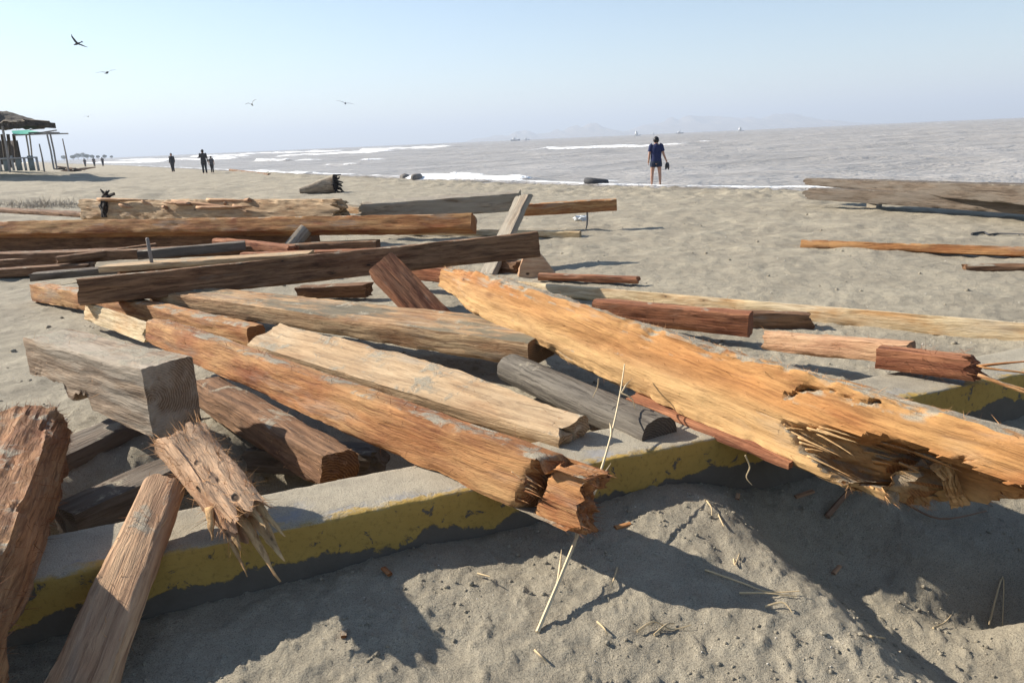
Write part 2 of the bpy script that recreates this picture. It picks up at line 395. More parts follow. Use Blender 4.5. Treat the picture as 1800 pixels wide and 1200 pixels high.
px_, py_ = X*.85+Y*.53, -X*.53+Y*.85                 # px_: out to sea, across the swell
zz = SEA_Z+amp*(.13*np.sin(px_*.23+1.6*noise2(X*.03, Y*.03, 3))+.07*fbm2(X*.40, Y*.40, 3, 14)+.14*fbm2(X*.07, Y*.12, 3, 15))
zz *= 1.0; zz = SEA_Z+(zz-SEA_Z)*sstep(1500, 500, Rr)
foam = np.zeros_like(zz)
def breaker(p1, p2, wid, hgt, seed, cover=1.0):
    """a white breaking crest between two points of the water seen at p1 and p2 of the photograph"""
    global zz, foam
    a, c = at(p1[0], p1[1], SEA_Z)[:2], at(p2[0], p2[1], SEA_Z)[:2]; dv = c-a; L = np.hypot(*dv); dv /= L; nv = np.array([-dv[1], dv[0]])
    t = ((X-a[0])*dv[0]+(Y-a[1])*dv[1])/L; dd = (X-a[0])*nv[0]+(Y-a[1])*nv[1]
    dd = dd-wid*.9*fbm2(t*L/wid*.13, 0*t+seed, 3, seed)
    e = sstep(0, .07, t)*sstep(1, .90, t)
    lump = .65+.5*fbm2(t*L/wid*.35, dd/wid, 3, seed+5)
    prof = np.exp(-(np.where(dd > 0, dd/wid, dd/(wid*.5)))**2)
    zz = zz+e*hgt*prof*lump; foam = np.maximum(foam, e*np.exp(-(np.where(dd > 0, dd/(wid*.9), dd/(wid*.8)))**2)*cover*(.62+.5*lump)*(.8+.35*fbm2(X/wid*.8, Y/wid*.8, 3, seed+9)))
BR = [((645, 264), (812, 260), 5, 1.25, 1), ((955, 263.5), (1225, 254), 2.2, .55, 2), ((1222, 252), (1300, 249), 2.0, .2, 3, .6),
      ((430, 271), (600, 267), 6, .9, 4), ((535, 272), (680, 268), 5, .6, 5), ((330, 276), (455, 273), 6, .8, 6), ((300, 282), (425, 280), 3, .6, 7),
      ((445, 285), (508, 283), 1.6, .55, 8), ((530, 282), (565, 281), 2, .3, 9), ((638, 282), (672, 279), 1.4, .45, 10), ((200, 283), (330, 281), 5, .7, 11),
      ((150, 287), (300, 285.5), 3, .5, 12), ((380, 276.5), (440, 276), 4, .5, 13), ((1640, 218), (1720, 215), 2.5, .25, 14, .6), ((900, 268), (960, 263), 2.5, .2, 15, .55),
      ((1280, 250), (1500, 243), 3, .18, 16, .42), ((560, 291), (620, 291), .8, .2, 17, .7), ((480, 276), (540, 275), 4, .4, 18, .8)]
for a in BR: breaker(*a)
breaker((725, 313.5), (940, 317.5), .8, .26, 30, 1.25)
breaker((795, 306), (850, 308), .5, .15, 31, 1.1)
breaker((400, 303), (560, 306), .8, .22, 32, .95)
edge = D+.35*fbm2(X*.5, Y*.5, 3, 44)
foam = np.maximum(foam, .80*np.exp(-((edge-.25)/.30)**2)*(.75+.45*fbm2(X*.45, Y*.45, 2, 46))*(Rr < 300))
foam = np.maximum(foam, .60*np.exp(-((edge-2.1)/.35)**2)*sstep(.1, .5, fbm2(X*.2, Y*.2, 2, 45))*(Rr < 300))
zz = zz+.06*np.exp(-((edge-.3)/.4)**2)*(Rr < 200)
keep = (D > -1.2); kf = keep.ravel()[q].all(1); q = q[kf]
v = np.stack([X, Y, zz], -1).reshape(-1, 3); used = np.zeros(len(v), bool); used[q.ravel()] = True
idx = np.cumsum(used)-1; me = mesh_from('sea', v[used], idx[q], 0)
at_ = me.attributes.new('foam', 'FLOAT', 'POINT'); at_.data.foreach_set('value', foam.ravel()[used].astype(np.float32))
link('sea', me, M['water'], kind='structure')
del X, Y, Z, zz, D, Rr, foam, v, q

# hazy hills across the bay
def ridge(name, p1, p2, dist, hpx, seed):
    a, c = at_dist(p1, 230, dist), at_dist(p2, 230, dist); n = 120; m_ = 14; V = []; Q = []
    for i in range(n+1):
        t = i/n; e = math.sin(math.pi*t)**.7
        hh = hpx/FPX*dist*e*(.62+.55*float(fbm(np.array([[t*5, seed, 0]]), 5, seed)[0]))
        for k in range(m_+1):
            u = k/m_*2-1
            V.append((a[0]+(c[0]-a[0])*t, a[1]+(c[1]-a[1])*t+u*900, -2+hh*max(0, 1-abs(u))**.9*(1+.25*float(noise(np.array([[t*30, u*5, seed]]), 9)[0]))))
    for i in range(n):
        for k in range(m_): Q.append((i*(m_+1)+k, (i+1)*(m_+1)+k, (i+1)*(m_+1)+k+1, i*(m_+1)+k+1))
    link(name, mesh_from(name, V, np.array(Q), 60), plain(name+' rock', (.30, .25, .20), .95, .3, .002), kind='structure')
ridge('far_hills', 820, 1180, 6500, 26, 3)
ridge('far_hills', 1080, 1500, 7000, 40, 8)

# ------------------------------------------------------------------ kerb
def make_kerb():
    m, t, bs = new_mat('kerb concrete'); b = NB(t); tc = b.n('TexCoord'); v = tc.outputs['Object']
    sx = b.n('SeparateXYZ'); b.l(v, sx.inputs[0])
    n1 = b.noise(v, 7, 6, .7, .4); n2 = b.noise(v, 40, 5, .7)
    conc = b.mix(n1, (.18, .165, .145), (.34, .33, .31)); conc = b.mix(b.ramp(n2, .35, .6, .5, 0), conc, (.10, .09, .08))
    # yellow paint on the front face and a worn strip along the top edge
    paint = b.mix(n1, (.31, .195, .045), (.44, .295, .080)); paint = b.mix(b.ramp(n2, .3, .5, .7, 0), paint, (.20, .13, .04))
    low = b.noise(b.mapping(v, (1.6, 1, 1)), 1.3, 5, .6)
    edge = b.math('ADD', sx.outputs[2], b.math('MULTIPLY', b.math('SUBTRACT', low, .5), .26))
    edge = b.math('ADD', edge, b.math('MULTIPLY', b.math('SUBTRACT', n1, .5), .12))
    fmask = b.math('MULTIPLY', b.ramp(edge, -.155, -.145), b.ramp(b.noise(v, 11, 6, .72, .5), .37, .41))
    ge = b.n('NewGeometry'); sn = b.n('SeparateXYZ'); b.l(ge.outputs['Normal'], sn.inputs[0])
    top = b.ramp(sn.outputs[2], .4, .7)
    tm = b.ramp(b.math('ADD', sx.outputs[1], b.math('MULTIPLY', b.math('SUBTRACT', n1, .5), .26)), .06, .035)
    fullm = b.mix(top, b.n('Value').outputs[0], (0, 0, 0))
    mk = b.n('Mix'); b.l(top, mk.inputs[0]); b.l(fmask, mk.inputs[2]); b.l(tm, mk.inputs[3])
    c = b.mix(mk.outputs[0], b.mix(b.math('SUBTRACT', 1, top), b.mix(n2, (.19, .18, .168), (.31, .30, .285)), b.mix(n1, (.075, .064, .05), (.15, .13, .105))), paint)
    sc, mid, fine = sand_colour(b, v)
    sm = b.math('MULTIPLY', top, b.ramp(b.math('ADD', b.noise(v, 2.6, 6, .7, .3), b.math('MULTIPLY', sx.outputs[1], .8)), .46, .58))
    c = b.mix(b.math('MULTIPLY', sm, .95), c, sc)
    nb = b.bump(n2, .006, .6); nb = b.bump(b.math('MULTIPLY', mk.outputs[0], 1), .002, .8, nb); nb = b.bump(b.math('MULTIPLY', fine, sm), .006, .8, nb)
    b.l(c, bs.inputs['Base Color']); b.l(nb, bs.inputs['Normal']); bs.inputs['Roughness'].default_value = .85; bs.inputs['Specular IOR Level'].default_value = .25
    return m
KW, KT = .345, .22
M['kerb'] = make_kerb()
def build_kerb():
    L = 13.0; nx = 900; prof = []
    r = .012
    for k in range(14): prof.append((0, -.75+(.75-r)*k/13))
    prof += [(r*.3, -r*.3), (r, 0)]
    for k in range(1, 14): prof.append((r+(KW-2*r)*k/13, 0))
    prof += [(KW-r*.3, -r*.3), (KW, -r)]
    for k in range(1, 6): prof.append((KW, -r-.7*k/5))
    pr = np.array(prof); xs = np.linspace(-L/2, L/2, nx)
    P = np.zeros((nx, len(pr), 3)); P[..., 0] = xs[:, None]; P[..., 1] = pr[None, :, 0]; P[..., 2] = pr[None, :, 1]
    nrm = np.where((pr[:, 1] > -.02)[:, None], [[0, 0, 1]], np.where((pr[:, 0] < KW/2)[:, None], [[0, -1, 0]], [[0, 1, 0]]))
    d = .004*fbm(P*np.array([3, 9, 9]), 4, 7)+.0025*fbm(P*40, 2, 9)
    ed = ((pr[:, 1] > -.02) & (pr[:, 0] < .02))[None, :]
    d = d-ed*.010*np.maximum(0, fbm(P*np.array([9, 1, 1]), 3, 17)-.1)
    P = P+nrm[None]*d[..., None]
    i, j = np.meshgrid(np.arange(nx-1), np.arange(len(pr)-1), indexing='ij'); n = len(pr)
    q = np.stack([i*n+j, (i+1)*n+j, (i+1)*n+j+1, i*n+j+1], -1).reshape(-1, 4)
    me = mesh_from('kerb', P.reshape(-1, 3), q, 50)
    th = math.atan(KM); x0 = 1.6; 
    mw = Matrix.Translation((x0, kerb_y(x0), KT)) @ Matrix.Rotation(th, 4, 'Z')
    link('concrete_kerb', me, M['kerb'], mw=mw, label='long concrete kerb with flaking yellow paint on its face and sand on top', category='kerb')
build_kerb()

# ------------------------------------------------------------------ timbers
def ring_shape(w, h, res, rnd):
    """rounded rectangle: unit positions (y, z in -.5...5) and normals"""
    ny = max(3, int(round(w/res))); nz = max(3, int(round(h/res))); pts = []; nr = []
    for k in range(ny): pts.append((-.5+k/ny, .5)); nr.append((0, 1))
    for k in range(nz): pts.append((.5, .5-k/nz)); nr.append((1, 0))
    for k in range(ny): pts.append((.5-k/ny, -.5)); nr.append((0, -1))
    for k in range(nz): pts.append((-.5, -.5+k/nz)); nr.append((-1, 0))
    p = np.array(pts); n = np.array(nr, float); return p, n
def timber(name, A, B, w, h, mat, roll=0, ends=('cut', 'cut'), jag=(.05, .05), seed=1, res=.02, rough=.006, chip=.018, bend=(0, 0),
           ref='t', up=(0, 0, 1), label='', category='timber', group=None, fibres=0, fib_len=.05, fib_mat='fibre', mod=None, skew=(0, 0), rnd=.0, xk=1.5):
    """one timber whose near top edge (ref 't') or near bottom edge (ref 'b') runs from A to B; w and h may differ at the two ends"""
    A = Vector(A); B = Vector(B); w0, w1 = w if hasattr(w, '__len__') else (w, w); h0, h1 = h if hasattr(h, '__len__') else (h, h)
    ex = (B-A).normalized(); L = (B-A).length; ez = Vector(up); ez = (ez-ex*ez.dot(ex)).normalized(); ey = ez.cross(ex)
    a = R(roll); ez, ey = ez*math.cos(a)-ey*math.sin(a), ey*math.cos(a)+ez*math.sin(a)
    rs, rn = ring_shape((w0+w1)/2, (h0+h1)/2, res, 0); n = len(rs); nx = max(6, int(L/(res*xk)))
    xs = np.linspace(0, L, nx); t = xs/L; wx = (w0+(w1-w0)*t)[:, None]; hx = (h0+(h1-h0)*t)[:, None]
    sgn = -.5 if ref == 't' else .5
    def section(rs_, xs_, wx_, hx_):
        P = np.zeros((len(xs_), len(rs_), 3)); P[..., 0] = xs_[:, None]
        P[..., 1] = (rs_[None, :, 0]+.5)*wx_; P[..., 2] = (rs_[None, :, 1]+(-.5 if ref == 't' else .5))*hx_
        return P
    P = section(rs, xs, wx, hx); C = np.zeros((nx, 1, 3)); C[..., 0] = xs[:, None]; C[..., 1] = wx/2; C[..., 2] = sgn*hx
    # rounding and chipped arrises
    cy = (.5-np.abs(rs[:, 0]))[None]*wx; cz = (.5-np.abs(rs[:, 1]))[None]*hx; dc = np.hypot(cy, cz)
    sp = P+np.array([seed*3.7, seed*1.9, seed*2.3])
    ch = .35+1.3*np.maximum(0, fbm(sp*np.array([5, 4, 4]), 4, seed)+.15)
    pull = np.clip(1-dc/(chip*2.2), 0, 1)**1.6*chip*ch
    inw = C-P; inw[..., 0] = 0; inw /= np.maximum(1e-6, np.linalg.norm(inw, axis=-1, keepdims=True))
    P = P+inw*pull[..., None]
    if rnd:   # towards a round log
        rad = np.stack([0*P[..., 0], (rs[None, :, 0]*wx), (rs[None, :, 1]*hx)], -1); ln = np.maximum(np.linalg.norm(rad/np.stack([0*wx+1, wx/2, hx/2], -1), axis=-1, keepdims=True), 1e-6)
        P = P*(1-rnd)+(C+rad/ln)*rnd
    nn = np.stack([0*rn[:, 0], rn[:, 0], rn[:, 1]], -1)[None]
    d = rough*1.6*fbm(sp*np.array([1.6, 7, 7]), 3, seed+2)+rough*fbm(sp*np.array([5, 40, 40]), 3, seed+4)
    d = d-rough*2.2*np.maximum(0, fbm(sp*np.array([2.2, 26, 26]), 2, seed+6)-.35)
    P = P+nn*d[..., None]
    if bend[0] or bend[1]:
        P[..., 1] += (bend[0]*np.sin(math.pi*t))[:, None]; P[..., 2] += (bend[1]*np.sin(math.pi*t))[:, None]
    if mod is not None: P = mod(P, t, rs, L)
    def endoff(yz, kind, amp, sd):
        y, z = yz[..., 0], yz[..., 1]; q3 = np.stack([y, z, 0*y+sd], -1)
        if kind == 'cut': return .004*fbm(q3*30, 2, sd)
        a_ = fbm(q3*np.array([9, 9, 1]), 2, sd)*.8+fbm(q3*np.array([30, 30, 1]), 3, sd+3)*.9
        return amp*a_
    for e in (0, 1):
        kind = ends[e]; am = jag[e]; ext = max(.03, am*3.2); L_ = xs[-1]
        near = np.clip(1-(xs if e == 0 else L_-xs)/ext, 0, 1)[:, None]**1.5
        off = endoff(P[..., 1:], kind, am, seed*7+e)+skew[e]*(P[..., 2]-P[..., 2].mean())
        P[..., 0] += off*near
    V = P.reshape(-1, 3); Q = []
    i, j = np.meshgrid(np.arange(nx-1), np.arange(n), indexing='ij'); j2 = (j+1) % n
    Q = np.stack([i*n+j, i*n+j2, (i+1)*n+j2, (i+1)*n+j], -1).reshape(-1, 4); Q = [Q]; NG = []
    extra = []; base = len(V)
    for e in (0, 1):
        ringv = P[0] if e == 0 else P[-1]; cen = ringv.mean(0); K = max(3, int(min(w0, h0)/res/2)); prev = (0 if e == 0 else (nx-1)*n)+np.arange(n)
        off0 = endoff(ringv[:, 1:], ends[e], jag[e], seed*7+e)+skew[e]*(ringv[:, 2]-P[..., 2].mean())
        flatx = ringv[:, 0]-off0
        for k in range(1, K+1):
            s_ = 1-k/K if k < K else .04
            yz = cen[1:]+(ringv[:, 1:]-cen[1:])*s_; o_ = endoff(yz, ends[e], jag[e], seed*7+e)+skew[e]*(yz[:, 1]-P[..., 2].mean())
            cur = base+len(extra)*n+np.arange(n); extra.append(np.column_stack([flatx+o_, yz]))
            f_ = np.stack([prev, np.roll(prev, -1), np.roll(cur, -1), cur], -1); Q.append(f_[:, ::-1] if e == 0 else f_)
            prev = cur
        NG.append(prev[::-1] if e else prev)
    V = np.vstack([V]+extra)
    me = mesh_from(name, V, (np.concatenate(Q)[:, ::-1], NG), 38)
    rot = Matrix((ex, ey, ez)).transposed().to_4x4(); mw = Matrix.Translation(A) @ rot
    kw = dict(label=label, category=category)
    if group: kw['group'] = group
    o = link(name, me, M[mat], mw=mw, **kw)
    if fibres: add_fibres(o, P, nn, fibres, fib_len, seed, fib_mat, ends)
    return o
def ribbons(starts, dirs, lens, wid, rng, sag=.12, seg=3):
    V = []; Fq = []
    for s, d, l in zip(starts, dirs, lens):
        d = Vector(d).normalized(); side = d.cross(Vector(rng.normal(size=3))).normalized()*wid*rng.uniform(.6, 1.4); curl = Vector(rng.normal(size=3))*sag
        p = Vector(s); b0 = len(V)
        for k in range(seg+1):
            wv = side*(1-.85*k/seg); V += [p-wv, p+wv]; d = (d+curl*.35).normalized(); p = p+d*(l/seg)
        for k in range(seg): Fq.append((b0+2*k, b0+2*k+1, b0+2*k+3, b0+2*k+2))
    return V, Fq
def add_fibres(o, P, nn, count, ln, seed, mat, ends):
    rng = np.random.default_rng(seed); nx, n = P.shape[:2]; S = []; Dr = []; Ls = []
    for _ in range(count):
        k = rng.random()
        i = int(rng.integers(1, nx-1))
        if k < .18 and ends[1] == 'broken': i = nx-1-int(rng.integers(0, 4))
        elif k < .26 and ends[0] == 'broken': i = int(rng.integers(0, 4))
        j = int(rng.integers(0, n)); p = P[i, j]; nv = nn[0, j]
        S.append(p-nv*.003); al = rng.normal()*.9
        endd = 1.6 if i > nx-6 else (-1.6 if i < 5 else 0)
        Dr.append(nv*rng.uniform(.15, .9)+np.array([al+endd, 0, 0])+rng.normal(size=3)*.25); Ls.append(ln*rng.uniform(.3, 1.5))
    V, Fq = ribbons(S, Dr, Ls, .0011, rng)
    c = link('wood_fibres', mesh_from('wood_fibres', V, np.array(Fq), 0), M[mat], kind='stuff')
    c.parent = o
    return c

# the hewn trunk: hollow splintered butt
def trunk_mod(P, t, rs, L):
    x = P[..., 0]; T = t[:, None]+0*x
    front = (rs[:, 0] < -.49)[None, :]; zz_ = rs[None, :, 1]+0*x; top = (rs[:, 1] > .49)[None, :]
    ta = sstep(0, .16, T); cyy = P[..., 1].mean(1, keepdims=True); czz = P[..., 2].mean(1, keepdims=True)
    P[..., 1] = cyy+(P[..., 1]-cyy)*(.66+.34*ta); P[..., 2] = czz+(P[..., 2]-czz)*(.62+.38*ta)
    q3 = np.stack([x*5, zz_*4, 0*x], -1); ed = .10*fbm(q3, 4, 91)+.05*fbm(q3*4, 3, 92)
    # mouth of the hollow on the front face, widening towards the butt
    u = x-(L-1.08); lo = -.50+.34*np.clip(1-u/.30, 0, 1); hi = -.08+.20*np.clip(u/.45, 0, 1)
    dm = np.minimum(u, np.minimum((zz_-lo)*.4, (hi-zz_)*.4))+ed*.35
    m1 = sstep(0, .05, dm)*front
    dep = .05+.33*sstep(.0, .55, u+.1*fbm(q3*1.5, 3, 93)); fl = .035*fbm(np.stack([x*3.5, zz_*26, 0*x], -1), 4, 94)
    P[..., 1] += m1*(dep+fl)
    # torn upper lip with a dark cleft
    u2 = x-(L-1.12); cl = sstep(0, .03, np.minimum(np.minimum(u2, .40-u2), .016-np.abs((zz_-.26)*.4+.10*fbm(np.stack([x*7, 0*x, 0*x], -1), 3, 95)))+.02*fbm(q3*3, 3, 97)-.002)*front
    P[..., 1] += cl*.09
    # uneven hewn back and knots
    P[..., 2] += top*(.014*fbm(np.stack([x*2.2, P[..., 1]*5, 0*x], -1), 3, 98)+.010*fbm(np.stack([x*9, P[..., 1]*20, 0*x], -1), 3, 99))
    P[..., 1] -= front*(1-m1)*(.011*fbm(np.stack([x*2.6, zz_*3, 0*x], -1), 3, 96))
    P[..., 2] -= .035*np.sin(np.pi*T)
    P[..., 0] -= .62*sstep(.80, 1, T)*np.clip(.30-zz_, 0, .8)/.8
    return P
_ta, _tb = at(754, 512, .47), at(1640, 925, .19); _tb = _ta+(_tb-_ta)*1.10
trunk = timber('hewn_tree_trunk', _ta, _tb, (.30, .52), (.27, .42), 'trunk', roll=-20, ends=('broken', 'broken'), jag=(.03, .07), seed=11, res=.011,
       rough=.010, chip=.04, xk=1.0, ref='b', label='huge orange hewn trunk with a hollow splintered end resting over the kerb', category='trunk', fibres=2600, fib_len=.035, mod=trunk_mod)

def flap(o, pts, mat, seed, name='splinter'):
    """torn plank-like shard: list of (point, width, thickness) along its length"""
    rg = np.random.default_rng(seed); P_ = [Vector(p[0]) for p in pts]; n = 26; rings = []
    for i in range(n+1):
        f = i/n*(len(pts)-1); k = min(int(f), len(pts)-2); u = f-k; c = P_[k].lerp(P_[k+1], u); w_ = pts[k][1]*(1-u)+pts[k+1][1]*u; th = pts[k][2]*(1-u)+pts[k+1][2]*u
        d = (P_[k+1]-P_[k]).normalized(); sd = d.cross(Vector((-.55, -.6, .5))).normalized(); nn_ = sd.cross(d); m_ = 10; ring = []
        for j in range(m_): a = j/(m_-1)-.5; ring.append(c+sd*w_*a*(1+.03*rg.normal())+nn_*(th*(.5+.16*math.sin(a*23+i*.12))))
        for j in range(m_-1, -1, -1): a = j/(m_-1)-.5; ring.append(c+sd*w_*a-nn_*th*.5)
        rings.append(ring)
    mb = MB(); mb.loft(rings); c = mb.build(name, M[mat], smooth=35); c.parent = o; c.matrix_parent_inverse = o.matrix_world.inverted(); return c
bpy.context.view_layer.update()
def shards(o, specs, mat, seed):
    """long torn splinters, each its own part in the timber's frame: (start, end, width, thickness)"""
    for k, (a, b_, w, th) in enumerate(specs):
        a = Vector(a); b_ = Vector(b_); d = (b_-a).normalized(); s_ = d.cross(Vector((0, .3, 1))).normalized(); n_ = s_.cross(d); rg = np.random.default_rng(seed+k); m_ = 9; rings = []
        for i in range(m_+1):
            t = i/m_; ww = w*(1-t**1.6*.88)*(1+.25*rg.normal()*t); tt = th*(1-t**1.6*.8); c = a+(b_-a)*t+n_*(.006*math.sin(t*2+k))+s_*(.002*rg.normal()*t)
            rings.append([c-s_*ww/2-n_*tt/2, c+s_*ww/2-n_*tt/2*rg.uniform(.4, 1), c+s_*ww/2+n_*tt/2, c-s_*ww/2*rg.uniform(.7, 1)+n_*tt/2])
        mb = MB(); mb.loft(rings); c = mb.build('splinter', M[mat]); c.parent = o
flap(trunk, [(at(1652, 815, .31), .07, .05), (at(1668, 838, .26), .045, .04), (at(1676, 862, .18), .05, .04), (at(1688, 886, .11), .07, .025)], 'shard', 4)
Lt = max(v_.co.x for v_ in trunk.data.vertices); rgt = np.random.default_rng(77)
for k in range(34):
    deep = k % 3 == 0; x_ = Lt-1.14+(.55 if deep else .20)*rgt.random(); z_ = .03+.20*rgt.random(); l_ = .06+.15*rgt.random()**1.5; y_ = (.12+.10*rgt.random()) if deep else .008+.02*rgt.random()
    shards(trunk, [((x_, y_, z_), (x_+l_, y_+.03*rgt.random(), z_-.03+.05*rgt.random()), .014+.030*rgt.random(), .007)], 'shard' if k % 3 else 'trunk', 200+k)

def crack_mod(P, t, rs, L):
    x = P[..., 0]; zz_ = rs[None, :, 1]+0*x; fr = (rs[:, 0] < -.49)[None, :]; tp = (rs[:, 1] > .49)[None, :]
    g = x-(L-.20)-.10*zz_+.035*fbm(np.stack([zz_*5, 0*x, 0*x], -1), 3, 51)
    m1 = np.exp(-(g/.022)**2); P[..., 1] += fr*m1*.12; P[..., 2] -= tp*m1*.05
    # the stump beyond the crack sits back
    P[..., 1] += fr*sstep(0, .03, g)*.035; P[..., 2] -= tp*sstep(0, .03, g)*.02
    return P
cb = timber('split_timber', at(258, 560, .46), at(1012, 826, .43), (.19, .17), (.165, .235), 'orange', roll=-14, ends=('cut', 'broken'), jag=(.01, .06), seed=12, res=.011, rough=.006, mod=crack_mod,
       label='long orange beam with a cracked end jutting over the kerb', category='timber', fibres=900, fib_len=.04, fib_mat='fibre_dark')
Lc = max(v_.co.x for v_ in cb.data.vertices)
rgc = np.random.default_rng(31)
for k in range(9):
    z_ = -.01-.20*rgc.random(); x_ = Lc-.34+.05*rgc.random()+.10*z_; l_ = .06+.10*rgc.random()**2
    shards(cb, [((x_, .012+.012*rgc.random(), z_), (x_+l_, .004+.02*rgc.random(), z_-.03*rgc.random()), .014+.018*rgc.random(), .008)], 'orange', 60+k)
timber('short_timber', at(338, 668, .27), at(566, 802, .25), .18, .17, 'brown', ends=('cut', 'broken'), jag=(.01, .025), seed=13, res=.014, fibres=250, fib_len=.03, roll=-6,
       label='short dark brown beam lying underneath the long cracked orange beam', category='timber')
def slab_mod(P, t, rs, L):
    x = P[..., 0]; nr = rs[None, :, 0]+.5+0*x; s = sstep(L-.10, L-.02, x+.02*fbm(np.stack([nr*6, 0*x, 0*x], -1), 2, 3))
    notch = np.exp(-((nr-.35)/.16)**2)*s
    P[..., 0] -= notch*.10; P[..., 1] += 0
    P[..., 1] += sstep(.55, 1, t)[:, None]*np.where(rs[:, 0] > 0, -.09, .0)[None]
    return P
timber('wide_plank', at(432, 604, .25), at(978, 770, .27), (.30, .30), .10, 'pale', roll=19, ends=('broken', 'broken'), jag=(.03, .03), seed=14, res=.013, rough=.004, mod=slab_mod,
       label='wide pale tan plank tilted up between two orange beams, its end notched', category='plank', fibres=150, fib_len=.03)
timber('green_stained_timber', at(262, 512, .34), at(926, 603, .37), (.28, .44), (.13, .165), 'tan', roll=5, ends=('broken', 'cut'), jag=(.07, .01), seed=15, res=.014, rough=.005,
       label='long tan beam with a green stained top running under the hewn trunk', category='timber', fibres=300, fib_len=.035)
timber('flat_timber', at(50, 499, .24), at(432, 576, .28), .16, (.20, .15), 'orange', ends=('cut', 'cut'), seed=16, res=.016, bend=(0, .02),
       label='orange tan beam lying on the sand behind the grey block', category='timber', fibres=150)
timber('broken_slab', at(152, 530, .30), at(256, 566, .26), .05, .17, 'light', roll=-18, ends=('broken', 'broken'), jag=(.05, .06), seed=17, res=.012,
       label='broken pale yellow slab leaning on the orange tan beam', category='slab')
timber('wood_chunk', at(362, 541, .12), at(440, 556, .12), .10, .07, 'red', ends=('broken', 'broken'), jag=(.03, .03), seed=18, res=.015,
       label='small reddish chunk of wood under the green stained beam', category='chunk')
timber('dark_timber', at(132, 490, .53), at(946, 407, .68), .25, .245, 'brown', roll=-8, ends=('broken', 'cut'), jag=(.025, .01), seed=19, res=.017, rough=.006,
       label='dark brown square beam lying across the top of the pile', category='timber', fibres=350, fib_len=.03, fib_mat='fibre_dark')
timber('red_timber', at(690, 440, .66), at(868, 624, -.15), .28, .28, 'red', roll=-46, ends=('cut', 'cut'), seed=20, res=.014, skew=(0, 0),
       label='dark red squared timber standing on its edge with a lit end', category='timber')
def block_mod(P, t, rs, L):
    x = P[..., 0]; low = np.clip(-(rs[None, :, 1])+.0, 0, .5)*2
    er = np.maximum(0, .10+.75*fbm(np.stack([x*3.2, 0*x, 0*x+3], -1), 4, 33)+.16*fbm(np.stack([x*16, 0*x, 0*x], -1), 3, 34))
    er = er*np.sin(np.clip(t, .02, 1)*math.pi)[:, None]**.4*sstep(1.0, .93, t)[:, None]+.09*(1-t)[:, None]
    P[..., 2] += low**2*er*.9
    return P
timber('square_block', at(40, 592, .56), at(247, 649, .58), (.26, .26), .36, 'block', ends=('cut', 'cut'), seed=21, res=.012, chip=.012, mod=block_mod,
       label='thick grey square block with a rotten ragged underside', category='block', fibres=60)
timber('rusty_timber', at(-75, 1210, .45), at(112, 706, .45), (.5, .5), .30, 'rust', ends=('cut', 'broken'), jag=(.01, .04), seed=22, res=.012, rough=.010, chip=.065,
       label='thick rusty red beam with a shaggy edge running towards the sea', category='timber', fibres=3000, fib_len=.05, fib_mat='fibre_dark')
timber('leaning_plank', at(178, 1235, .05), at(322, 838, .41), (.21, .155), (.085, .075), 'pink', ends=('cut', 'broken'), jag=(.01, .02), seed=23, res=.010, rough=.005,
       label='pinkish brown plank leaning from the sand up over the kerb', category='plank', fibres=160, fib_len=.03)
spl = timber('splintered_stump', at(474, 880, .39), at(362, 737, .54), (.15, .19), .12, 'holes', ends=('broken', 'broken'), jag=(.12, .05), seed=24, res=.009, rough=.012, chip=.02, roll=0,
       label='short splintered timber riddled with holes lying over the kerb', category='timber', fibres=900, fib_len=.06)
shards(spl, [((.10, .05, -.05), (-.20, .04, -.10), .045, .009), ((.08, .03, -.03), (-.14, .01, -.05), .03, .007), ((.10, .12, -.06), (-.08, .14, -.09), .045, .010), ((.06, .08, -.06), (-.24, .075, -.13), .035, .007), ((.06, .10, -.03), (-.12, .10, -.05), .03, .006), ((.05, .06, -.02), (-.10, .055, -.03), .025, .006), ((.06, .02, -.08), (-.15, .02, -.13), .03, .007), ((.05, .14, -.08), (-.16, .15, -.14), .02, .006),
             ((.12, .16, -.05), (.0, .20, -.08), .03, .012)], 'shard', 5)
timber('sandy_log', at(872, 628, .30), at(1128, 742, .31), .20, .17, 'shade_toned_sandlog', ends=('cut', 'cut'), seed=25, res=.015, rnd=.9, rough=.004,
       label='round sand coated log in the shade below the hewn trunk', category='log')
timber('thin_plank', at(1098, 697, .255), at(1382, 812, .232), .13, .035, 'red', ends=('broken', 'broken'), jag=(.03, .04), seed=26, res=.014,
       label='thin dark red plank squeezed beneath the hewn trunk on the kerb', category='plank')

# right of the pile
timber('pale_timber', at(880, 492, .17), at(1990, 583, .17), .17, (.12, .15), 'light', ends=('cut', 'cut'), seed=27, res=.02, roll=-12, rough=.004,
       label='long pale fresh beam lying on the open sand behind the trunk', category='timber', fibres=120)
timber('red_plank', at(1040, 529, .30), at(1316, 553, .28), .15, .17, 'red', ends=('cut', 'cut'), seed=28, res=.016, label='dark red square beam end in front of the long pale beam', category='timber', fibres=120, fib_mat='fibre_dark')
timber('grey_brown_stub', at(1290, 549, .17), at(1428, 553, .16), .14, .15, 'brown', ends=('cut', 'broken'), jag=(.01, .04), seed=29, res=.016, label='grey brown stub between the dark red beam end and the pale beam', category='stub')
timber('brown_plank', at(1338, 582, .28), at(1592, 604, .37), .11, .13, 'pink', ends=('broken', 'cut'), jag=(.03, .01), seed=30, res=.014, label='brown plank with a pale upper edge and a clean sawn end', category='plank', fibres=120)
r5 = timber('splintered_plank', at(1540, 612, .36), at(1702, 632, .37), .12, .12, 'red', ends=('cut', 'broken'), jag=(.01, .07), seed=31, res=.012, label='dark red plank torn into long splinters above the kerb', category='plank', fibres=300, fib_len=.06, fib_mat='fibre_dark')
